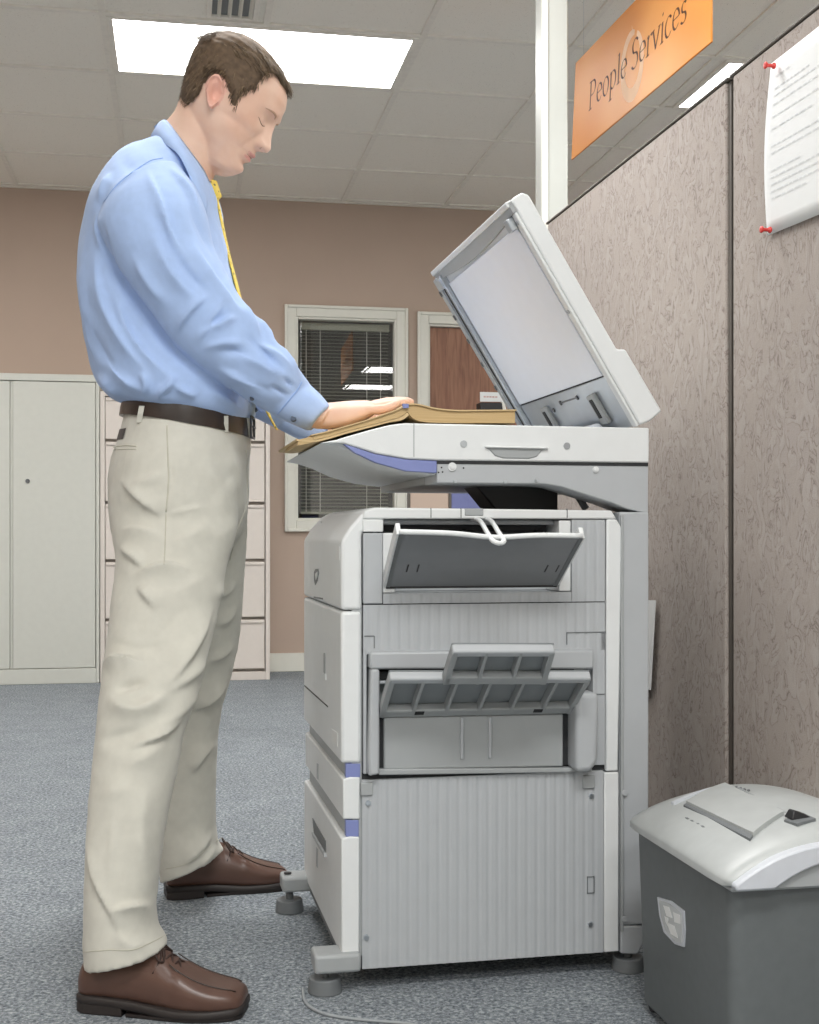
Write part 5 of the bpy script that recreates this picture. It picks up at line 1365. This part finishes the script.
# hands: palm block and five bent fingers, seen from the little-finger side
_cp = sorted(fp(x, y, by0) for x, y in [tuple(q) for q in cu]); _cx, _cz = [q[0] for q in _cp], [q[1] for q in _cp]
def rest(p, r):
    """keep a point of the hand (radius r) on top of the book cover"""
    q = Vector(p)-CO; lx, ly = q.dot(ex), q.dot(ey)
    if lx < _cx[0]-.02 or lx > _cx[-1]: return Vector(p)
    z = float(np.interp(lx, _cx, _cz))+r+.0022
    return Vector((p[0], p[1], max(p[2], z)))
def hand(bm, conv, sg_):
    """conv(px, py, k) -> world; k metres away from the near edge of the hand"""
    palm = []
    for (tx, ty), (bx, by), k0, k1 in (((322, 405.5), (316, 429), -.004, .058), ((334, 404.5), (332, 429.5), -.010, .068), ((347, 403), (346, 427.5), -.012, .076), ((358, 402.5), (359, 423), -.012, .080), ((368, 402.5), (369, 418.5), -.008, .080), ((374, 404), (374, 415), -.004, .076)):
        ring = []
        for i in range(28):
            t = 2*math.pi*i/28; cs, sn_ = math.cos(t), math.sin(t)
            u = (math.copysign(abs(cs)**.72, cs)+1)/2; v = (math.copysign(abs(sn_)**.8, sn_)+1)/2
            k = k0+(k1-k0)*u
            px = bx+(tx-bx)*v; py = by+(ty-by)*v - 2.2*math.sin(math.pi*u)*v
            ring.append(rest(conv(px, py, k), 0))
        palm.append(ring)
    loft(bm, palm)
    # fingers: base, middle knuckle, end knuckle, tip  (px, py, k)
    fing = [([(366, 410), (380, 409.5), (390, 409), (398.5, 407)], .000, .008, .0088), ([(370, 408), (386, 405.5), (398, 404.5), (407, 402.5)], .021, .027, .0094),
            ([(371, 407), (389, 403.5), (402, 402), (412, 402)], .043, .047, .0098), ([(370, 406.5), (387, 402.5), (399, 401.5), (408, 402)], .064, .068, .0095)]
    for P, ka, kb, r in fing:
        pts = [rest(conv(x, y, ka+(kb-ka)*i/3), r*(1.0-.18*i/3)) for i, (x, y) in enumerate(P)]
        C_ = catmull([tuple(p) for p in pts], 6); m = len(C_)-1
        rr = []
        for i in range(m+1):
            u = i/m; q = r*(1.06-.22*u)*(1+.07*gauss(u, .34, .07)+.05*gauss(u, .68, .06))
            if u > .93: q *= .74
            rr.append(q)
        C_ = [np.array(rest(x, r*.86)) for x in C_]
        tip = Vector(C_[-1])+(Vector(C_[-1])-Vector(C_[-2])).normalized()*.004
        tube(bm, [tuple(x) for x in C_]+[tuple(tip)], rr+[r*.34], 14)
    # thumb from the side of the palm near its base, away from the viewer
    P = [rest(conv(334, 417, .056), .0135), rest(conv(344, 415.5, .080), .013), rest(conv(356, 413, .098), .011), rest(conv(367, 410, .104), .0095)]
    C_ = catmull([tuple(p) for p in P], 6); m = len(C_)-1
    tube(bm, C_, [.0145-.005*(i/m) if i < m else .006 for i in range(m+1)], 14)
hand(body, lambda x, y, k: at(x, y, 2.262+k), 1)
fd = lambda x, y, k: at(S3(x, y)[0]+6, S3(x, y)[1]+1.0, 2.525-k)
hand(body, fd, -1)
bme = remeshed(body, .0026, 1, .35)
# lips, reddish ears
co = get_co(bme); rel = (co-np.array(HO))/SC
ha, hb, hc_ = rel@np.array(Fh), rel@np.array(Uh), rel@np.array(Lh)
bme.materials.clear()
nP = len(bme.polygons); vi = np.array([p.vertices[0] for p in bme.polygons])
pa, pb, pc = ha[vi], hb[vi], hc_[vi]; mi = np.zeros(nP, int)
lip = (pa > 55) & (np.abs(pc) < 11.5) & ((np.abs(pb+35.2) < 1.9*np.sqrt(np.clip(1-(pc/11.5)**2, 0, 1))) | (np.abs(pb+39.8) < 2.4*np.sqrt(np.clip(1-(pc/11.5)**2, 0, 1))))
mi[lip] = 1
mi[(np.abs(pc) > 36.2) & (((pa-6)/11.5)**2+((pb+10)/21)**2 < 1)] = 2
bme.polygons.foreach_set('material_index', mi.astype(np.int32)); 
bodyo = child('body', bme, ['skin', 'lip', 'ear'])
bme.polygons.foreach_set('material_index', mi.astype(np.int32)); bme.update()

# ---- hair: cap following the scalp inside the hairline, plus short locks
HL = [(740, 412), (700, 398), (684, 372), (655, 340), (632, 300), (610, 280), (585, 290), (563, 310), (540, 345), (520, 372), (480, 385), (455, 395), (432, 430), (410, 472), (395, 462), (383, 440), (380, 400), (366, 365), (352, 322), (330, 300), (295, 296), (270, 312), (250, 345), (225, 398), (195, 432), (150, 474), (95, 492),
      (20, 480), (20, 40), (300, -20), (560, 40), (780, 200), (790, 400)]
hl = []
CW_ = [0, .2, .35, .6, .75, .8, .85, .9, .95, 1, 1, 1, 1, 1, 1, 1, 1, 1, 1, 1, 1, 1, 1, .95, .85, .6, .2]
for i, (x, y) in enumerate(HL):
    dx, dy = (x-315)/5.46, (y-400)/5.46; w_ = CW_[i] if i < len(CW_) else 0
    hl.append((math.cos(PT)*dx + math.sin(PT)*dy + 10.5*w_, math.sin(PT)*dx - math.cos(PT)*dy - 9.0*w_))
def inpoly(x, y, P):
    c = False; j = len(P)-1
    for i in range(len(P)):
        if (P[i][1] > y) != (P[j][1] > y) and x < (P[j][0]-P[i][0])*(y-P[i][1])/(P[j][1]-P[i][1])+P[i][0]: c = not c
        j = i
    return c
def edge_dist(x, y, P):
    return float(seg_dist(np.array([x]), np.array([y]), P[:27])[0][0])
rsd = random.Random(5)
def hthick(b, a): return np.interp(b, [-40, -20, 0, 25, 45, 57], [1.2, 2.0, 2.8, 3.4, 4.2, 5.0])
bm = bmesh.new(); NBH, NTH = 90, 150; grid = {}
for i in range(NBH+1):
    b = -42+99*(i/NBH)
    for k in range(NTH):
        t = 2*math.pi*k/NTH; a, bb, c = head_pt(b, t, 0, False)
        # neck side of the nape follows the neck
        ok = inpoly(a, bb, hl)
        if ok:
            e = edge_dist(a, bb, hl); th = min(1, e/5)*hthick(bb, a)
            nz_ = noise.noise(Vector((a*.10, bb*.22, c*.10)))*.9+noise.noise(Vector((a*.3, bb*.5, c*.3)))*.5
            p = head_pt(b, t, .35+max(.0, th*(1+.28*nz_)), False); up_ = np.interp(b, [40, 57], [0, th])
            grid[(i, k)] = bm.verts.new(hp3(p[0], p[1]+up_, p[2]))
for i in range(NBH):
    for k in range(NTH):
        q = [(i, k), (i, (k+1) % NTH), (i+1, (k+1) % NTH), (i+1, k)]
        v = [grid[x] for x in q if x in grid]
        if len(v) >= 3:
            try: bm.faces.new(v)
            except ValueError: pass
top = [grid[(NBH, k)] for k in range(NTH) if (NBH, k) in grid]
if len(top) > 2:
    try: bm.faces.new(top)
    except ValueError: pass
cap = bm
cbm('hair', cap, 'hairskin', man)
hairo = [o for o in man.children if o.name.startswith('hair')][0]
# locks
def lock_mesh(count, matname, seed, lenk):
    rg = random.Random(seed); bm = bmesh.new(); made = 0
    while made < count:
        b = -42+99.0*math.sqrt(rg.random()) if rg.random() < .5 else rg.uniform(-42, 56.5); t = rg.uniform(0, 2*math.pi)
        a, bb, c = head_pt(b, t, 0, False)
        if not inpoly(a, bb, hl): continue
        th = hthick(bb, a); e = edge_dist(a, bb, hl)
        # flow: from the crown (a=-22, b=56) outwards; on the front, forwards and a little down
        fa, fb = a+22, bb-58; 
        if bb > 30: d = Vector((1.0 if a > -20 else -.5, -.25 if a > 20 else -.05, .18*math.copysign(1, c)*(abs(c)/30)))
        else: d = Vector((.25*(1 if a > 10 else -1.0), -1.0, 0))
        d += Vector((rg.uniform(-.3, .3), rg.uniform(-.25, .25), rg.uniform(-.25, .25))); d.normalize()
        L = lenk*np.interp(bb, [-40, -10, 20, 45, 60], [3.2, 5.5, 8.5, 11, 12])*rg.uniform(.7, 1.2); L = min(L, 3+e*1.3)
        w = rg.uniform(.28, .5); pts = []; cur = Vector((a, bb, c)); lift0 = th*rg.uniform(.55, .95)
        for s in range(5):
            # re-project to the scalp
            bq = max(-42, min(57.2, cur.y)); tt = math.atan2(cur.z/max(1e-3, interp(HEADT, bq)[2]), (cur.x-8)/max(1e-3, (interp(HEADT, bq)[0]-8) if cur.x > 8 else (8-interp(HEADT, bq)[1])))
            n = (Vector((cur.x-8, (cur.y-10)*1.0, cur.z))).normalized()
            pts.append(cur + n*(lift0 + .9*s/4*rg.uniform(.6, 1.3)))
            cur = cur + d*(L/4); d = (d + Vector((0, -.10, 0)) - n*(.16 if cur.x > -12 else .34)).normalized()
        rings = []
        for s, p in enumerate(pts):
            r = w*(1-.75*(s/4)**2); n = (p-Vector((8, 10, 0))).normalized(); sd_ = d.cross(n).normalized()
            rings.append([hp3(*(p+sd_*r)), hp3(*(p+n*r*.6)), hp3(*(p-sd_*r))])
        loft(bm, rings, True, True); made += 1
    bmesh.ops.recalc_face_normals(bm, faces=bm.faces)
    return cbm('hair_locks', bm, matname, hairo)
lock_mesh(2600, 'hair1', 1, 1.0); lock_mesh(1500, 'hair2', 2, 1.05); lock_mesh(1500, 'hair3', 3, .95)
# brows and lowered lashes
SBd = Surf(bodyo)
def face_strip(name, P, r, m, off=.0005, cnt=0):
    bm = bmesh.new(); pts = []
    for (a, b, c) in [tuple(q) for q in catmull(P, 6)]:
        o_ = hp3(a+30, b, c); h = SBd.t.ray_cast(o_, -Fh)
        pts.append((h[0] if h[0] is not None else hp3(a, b, c)) + Fh*off)
    n = len(pts)-1
    tube(bm, pts, [r*(.35+.65*math.sin(math.pi*min(1, max(.06, i/n)))) for i in range(n+1)], 6); return cbm(name, bm, m, bodyo)
for s in (1, -1):
    face_strip('eyebrow', [(66, 7, s*7), (66, 9, s*13), (63, 9.6, s*20), (58, 7.5, s*27)], .0026, 'brow', -.0013)
    face_strip('eyelashes', [(62, -4.5, s*9.5), (63, -6.4, s*14), (62, -6.4, s*20), (58, -3.5, s*26)], .0011, 'lash', -.0002)
    face_strip('nostril', [(66, -25.2, s*4.2), (66, -25.0, s*6.4), (64, -23.6, s*8.2)], .0014, 'brow', -.0006)

face_strip('mouth_line', [(60, -37.0, -11.5), (64, -37.6, -5), (66, -37.2, 0), (64, -37.6, 5), (60, -37.0, 11.5)], .0009, 'lash', -.0004)

# ---- shoes
def shoe(heel, toe, label, name='shoe', mirror=1):
    """heel and toe = floor points under the sole"""
    d = toe-heel; L = d.length; yaw = math.atan2(d.y, d.x)
    r = bpy.data.objects.new(name, None); COL.objects.link(r); r.parent = man; r.empty_display_size = .05
    r.location = heel-root; r.rotation_euler = (0, 0, yaw); r['label'] = label
    k = L/.29
    sec = [(0.0, .022, .026, .070), (.012, .031, .024, .088), (.04, .036, .024, .098), (.075, .037, .022, .108), (.105, .038, .020, .112), (.13, .040, .017, .109), (.155, .043, .014, .097), (.18, .0465, .012, .080), (.205, .0485, .012, .066), (.23, .0485, .012, .056), (.252, .046, .013, .050), (.272, .041, .014, .045), (.284, .033, .015, .039), (.289, .023, .017, .030)]
    flat = catmull(sec, 4)
    def off(x): return mirror*.010*math.sin(math.pi*min(1, max(0, (x-.05)/.26)))    # slight inward curve of the last
    rings = []
    for x, hw, z0, z1 in flat:
        ring = []
        for i in range(32):
            t = 2*math.pi*i/32; cs, sn_ = math.cos(t), math.sin(t)
            top_n = 2.0 if x < .14 else 2.5
            n = top_n if sn_ > 0 else 4
            yy = hw*math.copysign(abs(cs)**(2/n), cs); zz = (z0+z1)/2+(z1-z0)/2*math.copysign(abs(sn_)**(2/n), sn_)
            # narrow the throat, square moc-toe ridge
            if x < .18 and sn_ > 0: yy *= 1-.38*max(0, (zz-.055)/.06)
            if .18 < x < .275 and sn_ > 0: zz += .0022*gauss(abs(yy), hw*.62, .006)
            ring.append((x*k, (yy+off(x))*1.0, zz))
        rings.append(ring)
    bm = bmesh.new(); loft(bm, rings); obj('upper', bm, 'leather', r, smooth=True)
    # sole with heel block and welt
    def outline(e, dz):
        pts = []
        xs = [s for s in flat]
        a = [(x*k+ (e if x > .15 else -e)*(1 if x < .02 or x > .27 else 0), off(x)+hw+e, z0+dz) for x, hw, z0, _ in xs]; b = [(x*k+(e if x > .15 else -e)*(1 if x < .02 or x > .27 else 0), off(x)-hw-e, z0+dz) for x, hw, z0, _ in xs]
        return a + b[::-1]
    def zb(x): return 0
    bm = bmesh.new()
    loft(bm, [outline(.000, -.0085), outline(.0022, -.0065), outline(.0022, .0035), outline(-.001, .006)])
    so_ = obj('sole', bm, 'sole', r, smooth=True)
    hx = [s for s in flat if s[0] < .085]
    bm = bmesh.new(); mk = lambda e, z: [(x*k-(e if x < .02 else 0), off(x)+hw+e, z) for x, hw, _, _ in hx]+[(x*k-(e if x < .02 else 0), off(x)-hw-e, z) for x, hw, _, _ in hx][::-1]
    loft(bm, [mk(.000, 0.0), mk(.0018, .003), mk(.0018, .0165)]); obj('heel', bm, 'sole', so_)
    fx_ = [s for s in flat if s[0] > .088]
    bm = bmesh.new(); mk = lambda e, z: [(x*k, off(x)+hw+e, z) for x, hw, _, _ in fx_]+[(x*k, off(x)-hw-e, z) for x, hw, _, _ in fx_][::-1]
    loft(bm, [mk(-.001, 0.0), mk(.001, .003), mk(.001, .0062)]); obj('forefoot_tread', bm, 'sole', so_)
    # laces: crossed bars and a bow
    bm = bmesh.new()
    def top(x):
        f = [np.interp(x, [s[0] for s in flat], [s[j] for s in flat]) for j in (1, 3)]; return f
    for i, x in enumerate((.148, .162, .176)):
        hw, z1 = top(x); 
        for sg2 in (1, -1):
            pts = []
            for q in range(9):
                u = -1+2*q/8; hh, zz = top(x+.006*u*sg2); pts.append(((x+.006*u*sg2)*k, off(x)+u*.017, zz+.0022-.0075*u*u))
            tube(bm, pts, .0017, 6)
    hw, z1 = top(.140)
    for sg2 in (1, -1):
        c0 = Vector((.140*k, off(.140), z1+.002))
        tube(bm, [tuple(p) for p in catmull([tuple(c0), tuple(c0+Vector((-.004, sg2*.015, .006))), tuple(c0+Vector((.004, sg2*.030, -.010))), tuple(c0+Vector((.014, sg2*.026, -.016))), tuple(c0+Vector((.008, sg2*.010, -.004))), tuple(c0)], 5)], .0017, 6)
        tube(bm, [tuple(p) for p in catmull([tuple(c0), tuple(c0+Vector((.008, sg2*.022, -.012))), tuple(c0+Vector((-.002, sg2*.034, -.034)))], 5)], .0016, 6)
    obj('laces', bm, 'lace', r, smooth=True)
    # seam round the vamp
    bm = bmesh.new()
    for sg2 in (1, -1):
        pts = []
        for x in np.linspace(.165, .278, 14):
            hw, z1 = top(x); pts.append((x*k, off(x)+sg2*hw*.63, (z1+.016)/2+(z1-.016)/2*(1-.63**2.5)**(1/2.5)+.0022))
        tube(bm, pts, .0011, 6)
    obj('vamp_seam', bm, 'belt', r, smooth=True)
    return r
nh = floor_at(90, 1006); ntoe = floor_at(244, 1012)
shoe(Vector((nh.x-.012, nh.y+.0, 0)), Vector((ntoe.x+.004, ntoe.y-.0, 0)), 'brown leather lace up shoe nearer the camera', mirror=-1)
fh_ = floor_at(166, 897); ft_ = floor_at(288, 886)
shoe(fh_, ft_, 'brown leather lace up shoe beside the copier foot')
